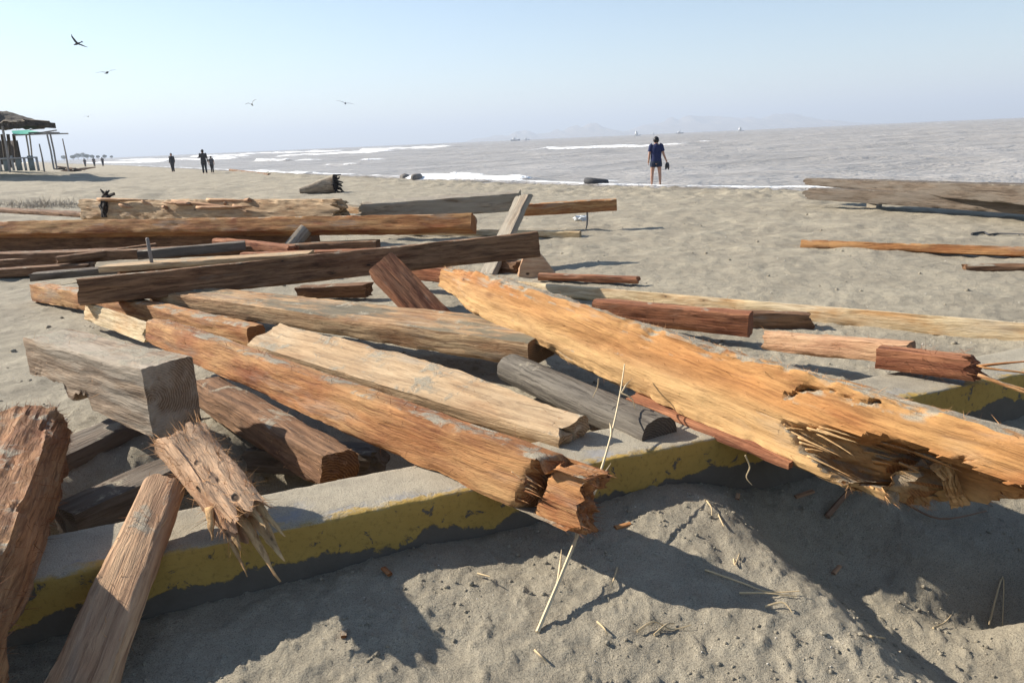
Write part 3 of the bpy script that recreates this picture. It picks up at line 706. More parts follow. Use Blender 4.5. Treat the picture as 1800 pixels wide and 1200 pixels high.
shards(r5, [((.50, .02, -.08), (.95, -.06, -.19), .06, .02), ((.48, .06, -.05), (.76, .05, .03), .03, .012), ((.50, .05, -.10), (1.02, .0, -.17), .04, .012), ((.50, .10, -.06), (.80, .11, -.05), .03, .012), ((.50, .02, -.03), (.68, -.03, -.02), .03, .01)], 'orange', 15)
timber('red_strip', at(945, 482, .13), at(1120, 488, .12), .12, .07, 'red', ends=('cut', 'broken'), jag=(.01, .03), seed=32, res=.02, label='thin red brown strip of timber beside the tan block', category='strip')
timber('sawn_timber', at(1408, 421, .12), at(1960, 438, .13), .13, .11, 'orange', ends=('cut', 'cut'), seed=33, res=.03, roll=-14, label='long orange timber lying alone on the open beach', category='timber')
timber('half_buried_log', at(1702, 466, .07), at(1960, 464, .08), .16, .10, 'brown', ends=('broken', 'cut'), jag=(.06, .01), seed=34, res=.025, rnd=.6, label='brown log half buried in open sand near the orange timber', category='log')

# behind and left
timber('long_orange_timber', at(-160, 391, .60), at(829, 374, .60), .26, .23, 'orange', roll=-24, ends=('cut', 'cut'), seed=35, res=.03, rough=.008, label='very long orange beam lying level across the back of the pile', category='timber', fibres=300, fib_len=.06)
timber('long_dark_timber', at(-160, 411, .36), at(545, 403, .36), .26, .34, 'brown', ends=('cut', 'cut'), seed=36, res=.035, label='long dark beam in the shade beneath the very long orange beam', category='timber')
sp3 = timber('shattered_log', at(138, 350, .78), at(585, 349, .78), .40, .40, 'pale', roll=-10, ends=('broken', 'broken'), jag=(.06, .20), seed=37, res=.025, rough=.012, chip=.05, label='shattered pale log with a dark strap behind the very long orange beam', category='log', fibres=200, fib_len=.12)
shards(sp3, [((2.6+.22*k-1.9*(k % 3 == 0), -.03+.04*(k % 3), -.02-.035*(k % 5)), (4.3+.10*(k*5 % 7)-2.1*(k % 3 == 0), -.06+.07*(k % 4), -.03-.05*(k*3 % 5)), .10, .05) for k in range(13)], 'pink', 40)
mb = MB()
for k in range(9):
    mb.tube([(.82+.05*math.sin(k*2.7), .02+.03*math.cos(k), -.34), (.84+.07*math.sin(k*1.9), -.04+.02*math.sin(k), -.14), (.80+.08*math.sin(k*3.3), .04, .04), (.84+.16*math.sin(k*2.2), .10+.10*math.cos(k*1.3), .14+.05*math.sin(k*4))], [.035, .045, .04, .012], 5)
c = mb.build('strap', M['dark'], smooth=60); c.parent = sp3
timber('grey_board', at(-60, 365, .45), at(140, 375, .42), .35, .09, 'brown', ends=('cut', 'broken'), jag=(.01, .06), seed=38, res=.03, label='flat dark board beside the shattered pale log and the brush', category='board')
timber('grey_leaning_plank', at(866, 480, .05), at(931, 338, .90), .27, .08, 'grey', up=(-.75, -.75, .3), ends=('cut', 'broken'), jag=(.01, .04), seed=39, res=.018, label='grey plank leaning steeply up behind the dark beam', category='plank', fibres=80)
timber('weathered_timber', at(630, 360, .62), at(912, 339, .72), .34, .30, 'grey', ends=('broken', 'cut'), jag=(.15, .01), seed=40, res=.025, roll=6, label='grey weathered beam leading up to the steep grey plank', category='timber', fibres=120)
timber('stained_plank', at(570, 361, .42), at(742, 374, .36), .40, .12, 'tan', ends=('broken', 'broken'), jag=(.1, .1), seed=41, res=.025, label='grey and orange plank at the foot of the weathered beam', category='plank')
nb_ = timber('nailed_timber', at(900, 361, .46), at(1084, 350, .50), .22, .20, 'orange', ends=('cut', 'cut'), seed=42, res=.022, label='orange beam end with a bent nail hanging under it', category='timber')
mb = MB(); mb.tube([(1.28, .02, -.18), (1.28, .02, -.30), (1.27, .0, -.40), (1.24, -.02, -.50)], [.017, .016, .014, .008], 6); c = mb.build('nail', M['metal'], smooth=60); c.parent = nb_
timber('white_batten', at(690, 402, .13), at(1018, 407, .12), .10, .11, 'light', ends=('cut', 'cut'), seed=43, res=.025, chip=.02, label='whitish square batten on the sand behind the dark beam', category='batten')
timber('tan_block', at(914, 482, .02), at(950, 440, .33), (.40, .12), .30, 'pale', up=(-.05, -1, .35), ends=('cut', 'cut'), seed=44, res=.018, rough=.012, label='tan wedge of wood with dark holes behind the hewn trunk', category='block') if False else None

def wedge(name, px, py, w, h, d, mat, label, cat, seed):
    c = at(px, py, .03); n = 18; V = []; rings = []
    for k in range(n+1):
        t = k/n; ww = w*(1-.72*t**1.3); ring = []
        for j in range(24):
            a = 2*math.pi*j/24; cx, cy = math.cos(a), math.sin(a); e = 1/max(abs(cx), abs(cy))**.85
            p = np.array([[cx*3, cy*3, t*4+seed]]); f = 1+.10*float(fbm(p, 3, seed)[0])
            ring.append((cx*e*ww/2*f-.06*t, cy*e*d/2*(1-.5*t)*f, h*t))
        rings.append(ring)
    mb = MB(); mb.loft(rings); return mb.build(name, M[mat], smooth=40, mw=Matrix.Translation(c), label=label, category=cat)
wedge('tan_block', 944, 484, .44, .30, .30, 'holes', 'tan wedge of wood with dark holes behind the hewn trunk', 'block', 4)
timber('red_stub', at(700, 462, .34), at(775, 472, .32), .14, .16, 'red', ends=('cut', 'cut'), seed=45, res=.02, label='reddish stub of wood wedged behind the tip of the hewn trunk', category='stub')

pl = timber('bolted_plank', at(172, 470, .24), at(540, 446, .30), .34, .07, 'pale', ends=('cut', 'cut'), seed=46, res=.03, label='flat pale plank with an upright iron bolt', category='plank')
mb = MB(); mb.tube([(.62, .12, -.02), (.62, .12, .30), (.622, .12, .31)], [.022, .022, .014], 8); c = mb.build('bolt', M['metal'], smooth=40); c.parent = pl
timber('grey_plank', at(52, 482, .14), at(350, 456, .18), .22, .10, 'hull', ends=('broken', 'cut'), jag=(.05, .01), seed=47, res=.03, label='grey plank lying on sand in front of the bolted plank', category='plank')
timber('reddish_plank', at(372, 419, .30), at(505, 433, .26), .18, .13, 'red', ends=('cut', 'broken'), jag=(.01, .08), seed=48, res=.03, label='reddish plank tapering under the very long orange beam', category='plank')
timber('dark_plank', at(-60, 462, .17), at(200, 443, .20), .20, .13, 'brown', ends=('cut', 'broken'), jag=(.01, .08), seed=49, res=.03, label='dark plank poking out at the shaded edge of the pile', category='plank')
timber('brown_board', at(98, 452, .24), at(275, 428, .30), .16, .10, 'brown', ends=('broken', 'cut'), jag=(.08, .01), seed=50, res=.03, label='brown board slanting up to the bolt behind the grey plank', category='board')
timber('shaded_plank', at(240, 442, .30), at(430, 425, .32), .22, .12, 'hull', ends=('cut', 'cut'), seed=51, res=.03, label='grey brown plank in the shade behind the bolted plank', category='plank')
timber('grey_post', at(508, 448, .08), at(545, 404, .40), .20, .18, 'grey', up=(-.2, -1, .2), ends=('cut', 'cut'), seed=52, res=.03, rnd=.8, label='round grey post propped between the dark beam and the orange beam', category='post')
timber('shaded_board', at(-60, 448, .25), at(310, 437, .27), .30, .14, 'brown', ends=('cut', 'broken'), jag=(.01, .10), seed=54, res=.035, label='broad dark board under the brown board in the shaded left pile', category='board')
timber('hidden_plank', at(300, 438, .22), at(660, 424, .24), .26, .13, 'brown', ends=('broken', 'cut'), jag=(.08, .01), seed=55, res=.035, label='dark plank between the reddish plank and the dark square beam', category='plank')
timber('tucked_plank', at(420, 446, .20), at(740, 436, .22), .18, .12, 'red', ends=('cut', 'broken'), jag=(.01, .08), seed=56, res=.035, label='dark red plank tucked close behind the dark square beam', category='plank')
timber('added_hollow_timber', at(115, 880, -.12), at(345, 735, -.05), .20, .18, 'brown', ends=('cut', 'cut'), seed=57, res=.03, label='dark beam added in the hollow below the grey block to block light', category='timber')  # added beam, keeps light out of the hollow
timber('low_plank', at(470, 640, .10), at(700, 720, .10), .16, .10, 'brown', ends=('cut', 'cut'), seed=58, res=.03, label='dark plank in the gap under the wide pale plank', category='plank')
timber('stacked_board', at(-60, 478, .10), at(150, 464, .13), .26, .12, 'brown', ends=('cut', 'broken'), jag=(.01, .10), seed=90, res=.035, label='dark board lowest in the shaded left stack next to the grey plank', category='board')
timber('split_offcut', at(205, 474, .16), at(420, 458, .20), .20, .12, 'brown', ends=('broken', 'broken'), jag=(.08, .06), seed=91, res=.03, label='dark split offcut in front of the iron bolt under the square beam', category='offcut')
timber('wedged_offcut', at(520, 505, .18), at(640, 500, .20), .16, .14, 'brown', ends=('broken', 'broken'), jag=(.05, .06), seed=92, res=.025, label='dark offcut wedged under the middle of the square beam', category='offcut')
timber('shade_fill_plank', at(118, 800, .10), at(330, 700, .16), .24, .10, 'hull', ends=('broken', 'cut'), jag=(.05, .01), seed=93, res=.02, label='dark plank added to darken the hollow directly under the grey block', category='plank')  # dark filler added so the void under the block stays black
timber('shade_fill_offcut', at(130, 905, .05), at(330, 815, .08), .22, .16, 'hull', ends=('cut', 'broken'), jag=(.01, .05), seed=94, res=.02, label='dark offcut added to darken the gap against the back of the kerb beside the rusty beam', category='offcut')  # added dark wood, deepens the shade behind the kerb
timber('low_shade_fill_offcut', at(430, 790, .05), at(640, 800, .08), .20, .14, 'hull', ends=('broken', 'broken'), jag=(.05, .05), seed=95, res=.02, label='dark offcut added to darken the gap behind the kerb below the long cracked beam', category='offcut')  # another dark filler added to the shaded gap behind the kerb
timber('far_slab', at(0, 448, .10), at(210, 438, .12), .3, .10, 'dark' if False else 'brown', ends=('broken', 'broken'), jag=(.1, .1), seed=53, res=.04, label='blackened slab low in the shaded left of the pile', category='slab')

# weathered hull timbers by the water
timber('hull_timber', at(1414, 314, .50), at(1990, 332, .58), (.34, .46), (.13, .34), 'hull', ends=('broken', 'cut'), jag=(.10, .01), seed=60, res=.03, label='long weathered hull timber lying on top of another by the water', category='timber')
timber('lower_hull_timber', at(1420, 331, .36), at(1990, 353, .37), (.30, .40), (.22, .29), 'hull', ends=('broken', 'cut'), jag=(.16, .01), seed=61, res=.03, label='split lower hull timber under the long weathered one', category='timber')
timber('support_block', at(1524, 349, .14), at(1541, 350, .14), .16, .22, 'grey', ends=('cut', 'cut'), seed=62, res=.04, label='small grey block propping up the hull timbers', category='block')

# ------------------------------------------------------------------ loose things on the sand
def on_ground(px, py, dz=0.0):
    z = 0.0
    for _ in range(6): p = at(px, py, z); z = gz(p[0], p[1])
    return Vector((p[0], p[1], z+dz))
def strand(name, pts, rad, mat, label, cat, group=None, n=5):
    pts = [Vector(p) for p in pts]; out = []
    for i in range(len(pts)-1):
        p0, p1, p2, p3 = pts[max(i-1, 0)], pts[i], pts[i+1], pts[min(i+2, len(pts)-1)]
        for k in range(5):
            t = k/5; out.append(.5*((2*p1)+(p2-p0)*t+(2*p0-5*p1+4*p2-p3)*t*t+(3*p1-p0-3*p2+p3)*t**3))
    out.append(pts[-1]); m_ = len(out); rr = [rad*(1-.6*i/m_) for i in range(m_)]
    mb = MB(); mb.tube(out, rr, n); o = mb.build(name, M[mat], smooth=60, label=label, category=cat)
    if group: o['group'] = group
    return o
_r0, _r1 = on_ground(945, 1112, .003), Vector(at(1098, 640, .44)); _rp = []
for k in range(7):
    t = k/6; _rp.append(_r0.lerp(_r1, t)+Vector((.055*math.sin(math.pi*t), 0, .03*math.sin(math.pi*t))))
st = strand('dry_reed', _rp, .0075, 'straw', 'long pale dry reed standing from the sand against the hewn trunk', 'reed')
mb = MB()
for k, t, l_ in ((0, .22, .22), (1, .38, .20), (2, .60, .12), (3, .82, .14), (4, .1, .2)):
    a = _r0.lerp(_r1, t)+Vector((.055*math.sin(math.pi*t)+.004, 0, .03*math.sin(math.pi*t))); d = (_r1-_r0).normalized()
    mb.tube([a, a+d*l_*.5+Vector((.012*(1 if k % 2 else -1), 0, .004)), a+d*l_+Vector((.03*(1 if k % 2 else -1), 0, -.004))], [.004, .005, .001], 4); c = mb.build('reed_leaf', M['straw']); c.parent = st; mb = MB()
random.seed(4)
for k, pp in enumerate([[(1240, 995), (1300, 1030), (1350, 1042), (1405, 1046)], [(1120, 1112), (1150, 1100), (1180, 1108), (1215, 1106)], [(1150, 1118), (1172, 1105), (1186, 1098)], [(1050, 1095), (1062, 1112), (1068, 1118)],
                        [(1740, 1085), (1755, 1072), (1768, 1058)], [(1345, 1068), (1375, 1066), (1392, 1078)], [(1290, 985), (1292, 1000), (1300, 975)], [(1240, 880), (1250, 898), (1251, 908)], [(1262, 905), (1272, 932)], [(1300, 1044), (1345, 1050), (1400, 1050)],
                        [(940, 1145), (950, 1160), (962, 1166)], [(1530, 1120), (1556, 1120)], [(840, 1010), (862, 1022)], [(1085, 1000), (1075, 1040)], [(1640, 1105), (1660, 1098), (1672, 1085)]]):
    lab = {0: 'longest pale rootlet trailing over the sunlit sand heap', 1: 'crooked pale rootlet lying flat on open sunlit sand', 2: 'short rootlet crossing the crooked pale rootlet', 3: 'stubby pale rootlet to the right of the reed foot', 4: 'pale rootlet on the rim beside the pit', 7: 'rootlet on the crest of the sand heap', 9: 'straight rootlet lying along the longest rootlet'}.get(k, 'short pale dry rootlet lying loose on the sand in front of the kerb')
    o = strand('dry_rootlet', [on_ground(x, y, .006+.012*(i % 2)) for i, (x, y) in enumerate(pp)], .0042, 'root', lab, 'rootlet')
    if 'loose' in lab: o['group'] = 'loose rootlets on the sand'
strand('brown_stick', [on_ground(1452, 930, .012), on_ground(1500, 918, .03), on_ground(1560, 902, .045), on_ground(1618, 893, .06)], .014, 'stick', 'thick brown stick lying on sand in the shade of the trunk', 'stick')
strand('thin_stick', [on_ground(1512, 916, .01), on_ground(1580, 922, .02), on_ground(1650, 924, .02), on_ground(1732, 911, .03)], .007, 'stick', 'thin dark curved stick crossing the thicker brown stick', 'stick')
for k, pp in enumerate([[(1140, 790, .2), (1150, 818, .14), (1154, 838, .08)], [(1310, 800, .2), (1318, 820, .15), (1312, 838, .11), (1322, 852, .08)], [(1052, 665, .42), (1050, 680, .38), (1042, 698, .34)], [(1090, 690, .4), (1110, 700, .38), (1116, 718, .33)]]):
    strand('hanging_root', [at(*p) for p in pp], .004, 'root', 'pale thin root dangling from the underside of the hewn trunk', 'root', 'roots hanging from the trunk')
strand('teal_rope', [on_ground(x, y, .02) for x, y in ((1708, 412), (1730, 411), (1738, 414), (1760, 413), (1830, 416))], .018, 'rubber', 'thin dark rope end lying on open sand beyond the orange timber', 'rope')

timber('washed_up_log', at(402, 297, .12), at(470, 305, .10), .22, .20, 'brown', ends=('broken', 'cut'), jag=(.2, .01), seed=70, res=.05, rnd=.7, label='dark washed up log at the waterline right of the walkers', category='log')
timber('dark_chunk', at(868, 458, .16), at(905, 462, .15), .22, .18, 'brown', ends=('broken', 'broken'), jag=(.06, .06), seed=71, res=.02, rough=.02, label='dark chunk under the end of the dark beam', category='chunk')  # dark brown chunk, broken at both ends
for k, (px, py, ln, an, lab) in enumerate(((1082, 932, .07, .3, 'small orange wood chip beside the cracked beam end'), (1300, 880, .05, 1.2, 'tiny wood chip on the crest of the sand heap'), (690, 1010, .05, 2.2, 'tiny wood chip on the sand below the kerb'), (1470, 1010, .06, .8, 'wood chip lying in the shaded trough'),
                                    (1560, 940, .09, .1, 'flat wood chip next to the brown stick'), (1400, 880, .10, .4, 'pale wood chip under the hollow of the trunk'), (610, 1120, .04, 1.7, 'tiny brown wood chip in the shade of the splintered timber'))):
    p = on_ground(px, py, .012); d = Vector((math.cos(an), math.sin(an), .05))*ln
    timber('wood_chip', p, p+d, .02, .012, 'orange' if k % 2 == 0 else 'pink', ends=('broken', 'broken'), jag=(.01, .01), seed=80+k, res=.005, rough=.002, chip=.003, label=lab, category='chip')
# sand piled on the trunk and clods on the ground
def blob_mesh(sub, seed, amp):
    import bmesh
    bm = bmesh.new(); bmesh.ops.create_icosphere(bm, subdivisions=sub, radius=1)
    co = np.array([v_.co[:] for v_ in bm.verts]); f = 1+amp*fbm(co*1.7+seed, 3, seed)
    for v_, k in zip(bm.verts, f): v_.co *= k
    fc = [[v_.index for v_ in f_.verts] for f_ in bm.faces]; co = np.array([v_.co[:] for v_ in bm.verts]); bm.free(); return co, fc
rng = np.random.default_rng(8); mb = MB(); cl = [blob_mesh(1, s, .45) for s in range(6)]
def scatter(n, pos, s0, s1):
    for _ in range(n):
        x, y = pos(); s_ = s0*(s1/s0)**(rng.random()**2.2); co, fc = cl[int(rng.integers(6))]; a = rng.random()*6.28
        rr = np.array([[math.cos(a), -math.sin(a), 0], [math.sin(a), math.cos(a), 0], [0, 0, .75]])
        mb.add(co @ rr.T*s_+np.array([x, y, gz(x, y)+s_*.15]), fc)
xs_ = lambda: (rng.uniform(-1.4, 2.2), rng.uniform(1.6, 3.4))
def front_pos():
    while True:
        x, y = xs_()
        if y < kerb_y(x)-.03 and fbm2(np.array([x*2.1]), np.array([y*2.1]), 2, 77)[0] > -.15: return x, y
scatter(1500, front_pos, .002, .011)
def back_pos():
    a = rng.uniform(-.62, .72); r_ = 4+rng.random()**1.6*14; return r_*math.sin(a), r_*math.cos(a)
scatter(700, back_pos, .005, .025)
mb.build('sand_clods', M['sand'], smooth=60, kind='stuff')
# shells and chips strewn over the beach
mb = MB(); cl = [blob_mesh(1, s, .3) for s in range(6)]
scatter(260, front_pos, .0015, .0035); scatter(500, back_pos, .004, .011)
mb.build('shell_bits', plain('shell bits', (.58, .53, .45), .85, .2, 30), smooth=60, kind='stuff')

# old tyre, boulder, root log, plastic scrap
p = on_ground(1048, 324); rings = []
for k in range(28):
    a = 2*math.pi*k/28; ring = []
    for j in range(10):
        b_ = 2*math.pi*j/10; rr = .36+.115*math.cos(b_)*(1.0 if math.cos(b_) < 0 else .9); ring.append((rr*math.cos(a), rr*math.sin(a), .11*math.copysign(abs(math.sin(b_))**.7, math.sin(b_))*(1+.04*(k % 2))))
    rings.append(ring)
V = [q_ for r_ in rings for q_ in r_]; Fc = [(i*10+j, ((i+1) % 28)*10+j, ((i+1) % 28)*10+(j+1) % 10, i*10+(j+1) % 10) for i in range(28) for j in range(10)]
link('old_tyre', mesh_from('old_tyre', V, Fc, 50), M['rubber'], mw=Matrix.Translation(p+Vector((0, 0, .10))) @ Matrix.Rotation(.12, 4, 'Y'), label='old black tyre lying flat on the sand near the waterline', category='tyre')
for (px, py, sx, sy, sz, sd, lab) in ((733, 314, .33, .3, .21, 3, 'grey rounded boulder at the waterline beside white surf'), (712, 313, .26, .25, .17, 5, 'smaller brown boulder touching the grey boulder at the waterline')):
    co, fc = blob_mesh(3, sd, .35); p = on_ground(px, py); link('boulder', mesh_from('boulder', co*np.array([sx, sy, sz]), fc, 60), M['rock'], mw=Matrix.Translation(p+Vector((0, 0, sz*.35))), label=lab, category='boulder')
p = on_ground(565, 341); root = link('root_log', None, mw=Matrix.Translation(p), label='sandy driftwood log with a black tangle of roots at one end', category='log')
root.empty_display_size = .2
mb = MB(); rings = []
for k in range(16):
    t = k/15; ring = []
    for j in range(18):
        a = 2*math.pi*j/18; f = 1+.18*float(fbm(np.array([[math.cos(a)*1.5, math.sin(a)*1.5, t*3]]), 3, 6)[0]); ring.append((-.75+1.25*t, .30*math.cos(a)*(.35+.65*t)*f, .12+.18*t+(.10+.26*t)*math.sin(a)*f))
    rings.append(ring)
mb.loft(rings); mb.build('log_body', wood('sandy driftwood', GREY, .2, sand=.85, dark=.04), root, 40)
for k in range(26):
    a = rng.uniform(0, 6.28); r0 = rng.uniform(.02, .22); p0 = Vector((.46, r0*math.cos(a), .32+r0*math.sin(a))); d = Vector((rng.uniform(.3, 1), math.cos(a)*.8, math.sin(a)*.75+.1)); pts = [p0]
    for j in range(4): d = (d+Vector(rng.normal(size=3))*.35).normalized(); pts.append(pts[-1]+d*rng.uniform(.06, .12))
    mb = MB(); mb.tube(pts, [.05, .045, .035, .03, .018], 6); mb.build('root', M['dark'], root, 60)
co, fc = blob_mesh(3, 12, 1.1); p = on_ground(1022, 388); link('plastic_scrap', mesh_from('plastic_scrap', co*np.array([.11, .07, .05]), fc, 25), plain('crumpled white plastic', (.66, .68, .68), .45, .2, 20), mw=Matrix.Translation(p+Vector((0, 0, .05))), label='crumpled white plastic scrap on the sand below the bent nail', category='scrap')

# dry brush by the left edge
for k, (px, py, n_, hh, lab) in enumerate(((80, 362, 420, .38, 'tangled grey dry brush on the beach beside the flat dark board'), (20, 352, 200, .28, 'low sparse dry brush left of the tangled brush'), (118, 366, 120, .22, 'small tuft of dry brush next to the shattered pale log'))):
    p = on_ground(px, py); S = []; Dr = []; Ls = []
    for _ in range(n_):
        a = rng.random()*6.28; r_ = rng.random()**.6*.9; S.append((r_*math.cos(a)*1.2, r_*math.sin(a), 0)); Dr.append((rng.normal()*.8, rng.normal()*.6, rng.uniform(.3, 1.2))); Ls.append(hh*rng.uniform(.4, 1.2))
    V, Fq = ribbons(S, Dr, Ls, .009, rng, .7, 5)
    o = link('dry_brush', None, mw=Matrix.Translation(p), label=lab, category='brush'); c = link('twigs', mesh_from('twigs', V, np.array(Fq), 0), plain('grey twigs', (.34, .29, .23), .9, .4, 9), o, kind='stuff')

# ------------------------------------------------------------------ beach shelter
def shelter():
    D0 = 52.0
    def hp(px, py, d=D0): return at_dist(px, py, d)
    base = hp(20, 300); bz = gz(base[0], base[1])
    root = link('beach_shelter', None, mw=Matrix.Translation((base[0], base[1], bz)), label='open beach shelter with a dark thatched roof and bare poles', category='shelter')
    O = Vector((base[0], base[1], bz)); thatch = plain('dark thatch', (.105, .085, .065), .95, .5, 5, .05); pole = plain('grey pole wood', (.30, .27, .24), .9, .3, 4); wallm = plain('shelter back wall', (.10, .085, .075), .9, .4, 2)
    loc = lambda px, py, d=D0: Vector(hp(px, py, d))-O
    def prop(name, pts, rad, mat=pole): mb = MB(); mb.tube(pts, rad, 7); return mb.build(name, mat, root, 60)
    # roof: thick sagging thatch slab with a ragged eave
    nx, ny = 40, 10; V = []; x0, x1 = loc(-150, 200).x, loc(62, 219).x; zt, ze = loc(0, 195).z, loc(0, 217).z
    mb = MB()
    for layer in (0, 1):
        for i in range(nx+1):
            for j in range(ny+1):
                t, u = i/nx, j/ny; xx = x0+(x1-x0)*t; tip = sstep(.70, 1, np.array(t+0.0)); ridge_ = 1-abs(u*2-1)
                lo = ze+.06*float(noise(np.array([[i*1.7, j*1.3, 1]]))[0]); zz_ = lo+(zt-lo)*min(1, ridge_*2.2)*(1-.82*float(tip)); zz_ += (.05*float(noise(np.array([[i*2.1, j*2.3, 4]]), 3)[0]) if layer == 0 else -.34)
                V.append((xx+(.45*float(noise(np.array([[j*2.0, 0, 7]]), 3)[0]) if i == nx else 0), -1.7+3.4*u, zz_+.35*(t-.5)*-.2))
    n1 = (nx+1)*(ny+1); Fq = []
    for i in range(nx):
        for j in range(ny):
            a = i*(ny+1)+j; Fq.append((a, a+ny+1, a+ny+2, a+1)); Fq.append((n1+a, n1+a+1, n1+a+ny+2, n1+a+ny+1))
    bd = [i*(ny+1) for i in range(nx+1)]+[nx*(ny+1)+j for j in range(1, ny+1)]+[i*(ny+1)+ny for i in range(nx-1, -1, -1)]+[j for j in range(ny-1, 0, -1)]
    for k in range(len(bd)): a, b_ = bd[k], bd[(k+1) % len(bd)]; Fq.append((a, b_, n1+b_, n1+a))
    mb.add(V, Fq); roof = mb.build('roof', thatch, root)
    S = []; Dr = []; Ls = []
    for _ in range(700):
        t = rng.random(); S.append((x0+(x1-x0)*t, -1.75+rng.normal()*.05, ze-.25+.2*rng.random())); Dr.append((rng.normal()*.3, -.3, -1)); Ls.append(rng.uniform(.1, .35))
    for _ in range(300):
        u = rng.random(); S.append((x1-.2*rng.random(), -1.7+3.4*u, ze-.1+.15*rng.random())); Dr.append((1, rng.normal()*.3, -.4)); Ls.append(rng.uniform(.1, .6))
    V, Fq = ribbons(S, Dr, Ls, .02, rng, .2, 2); link('thatch_fringe', mesh_from('thatch_fringe', V, np.array(Fq), 0), thatch, roof, kind='stuff')
    for (pa, pb, r_, d) in (((4, 222), (18, 303), .07, 50.2), ((-30, 222), (-26, 303), .07, 50.2), ((3, 236), (10, 290), .09, 54), ((14, 236), (20, 295), .10, 53), ((24, 236), (30, 292), .10, 53.5)):
        prop('post', [loc(*pa, d), loc((pa[0]+pb[0])/2+.8, (pa[1]+pb[1])/2, d), loc(*pb, d)], r_, pole if r_ < .09 else thatch)
    mb = MB()
    for k in range(7):
        c = (loc(-60, 275, 55)+loc(30, 275, 55))/2; x = loc(-60, 275, 55).x+k*.58; mb.box((x, c.y, loc(0, 268, 55).z), (.56, .06, 1.55+.12*math.sin(k*2.)))
    mb.build('back_wall', wallm, root)
    # low front fence: each board its own part
    boardm = plain('faded teal boards', (.22, .25, .235), .9, .4, 3); pale = plain('pale posts', (.42, .40, .37), .9, .3, 3)
    for k in range(11):
        a = loc(-44+k*11, 277 if k % 3 else 274, 51); b_ = loc(-44+k*11, 300, 51); w_ = .36 if k % 2 else .14
        mb = MB(); mb.box(((a+b_)/2), (w_, .05, (a-b_).length)); mb.build('fence_board', boardm if k % 2 else pale, root)
    mb = MB(); a, b_ = loc(-44, 279, 50.9), loc(66, 279, 50.9); mb.box((a+b_)/2, ((b_-a).length, .06, .09)); mb.build('fence_rail', pale, root)
    return root, O
sh_root, sh_O = shelter()
def pergola():
    base = at_dist(75, 298, 53); O = Vector((base[0], base[1], gz(base[0], base[1]))); root = link('pole_frame', None, mw=Matrix.Translation(O), label='bare pole frame with a green tarp joined to the thatched shelter', category='frame')
    pole = plain('weathered frame pole', (.34, .31, .28), .9, .3, 4); loc = lambda px, py, d=53: Vector(at_dist(px, py, d))-O
    def prop(name, a, b_, r_=.055): mb = MB(); mb.tube([a, (a+b_)/2+Vector((.03, 0, .02)), b_], r_, 7); mb.build(name, pole, root, 60)
    for pa, pb, d in (((83, 237), (95, 298), 52), ((88, 234), (100, 297), 53), ((46, 238), (53, 290), 55), ((52, 238), (57, 290), 56)): prop('post', loc(*pa, d), loc(*pb, d))
    for pa, pb, d in (((24, 238), (120, 235), 52), ((50, 234), (105, 233.5), 53), ((60, 236), (100, 229), 55), ((52, 228), (78, 226), 56)): prop('rail', loc(*pa, d), loc(*pb, d+.8), .045)
    V = []; n = 8; a, b_, c_, d_ = loc(24, 238, 52), loc(75, 233.5, 52.5), loc(50, 228.5, 56), loc(20, 230, 56)
    for i in range(n+1):
        for j in range(n+1):
            t, u = i/n, j/n; p = (a*(1-t)+b_*t)*(1-u)+(d_*(1-t)+c_*t)*u; V.append((p.x, p.y, p.z-.10*math.sin(math.pi*t)*math.sin(math.pi*u)))
    Q = [(i*(n+1)+j, (i+1)*(n+1)+j, (i+1)*(n+1)+j+1, i*(n+1)+j+1) for i in range(n) for j in range(n)]
    link('tarp', mesh_from('tarp', V, Q, 0), plain('green tarp', (.02, .30, .19), .5, .2, 1), root)
pergola()
for pa, pb, d, lab in (((69, 253), (76, 291), 55, 'short bare pole standing alone inside the pole frame'), ((110, 244), (119, 292), 60, 'tall leaning bare pole beyond the pole frame')):
    a, b_ = Vector(at_dist(*pa, d)), Vector(at_dist(*pb, d)); b_.z = min(b_.z, gz(b_.x, b_.y)); mb = MB(); mb.tube([a, (a+b_)/2+Vector((.03, 0, 0)), b_], [.04, .055, .065], 7); mb.build('bare_pole', plain('pole', (.30, .27, .25), .9, .3, 4), smooth=60, label=lab, category='pole')
# driftwood heap by the shelter
hp_ = on_ground(128, 303)
for k in range(14):
    a = hp_+Vector((rng.normal()*1.3, rng.normal()*1.0, .05+.04*k*.8)); d = Vector((rng.uniform(.6, 1), rng.normal()*.5, rng.normal()*.14)).normalized()*rng.uniform(1.0, 2.4)
    if k == 0: a = hp_+Vector((-1.9, 0, .75)); d = Vector((3.6, -.3, -.55))
    mb = MB(); mb.tube([a-d*.5 if k else a, a+Vector((0, 0, .04)) if k else a+d*.5, a+d*.5 if k else a+d], [.09, .10, .06], 7); mb.build('driftwood_pole', M['dark'] if k % 3 else M['stick'], smooth=60, label='dark driftwood pole in the heap beside the shelter', category='driftwood', group='driftwood heap beside the shelter')

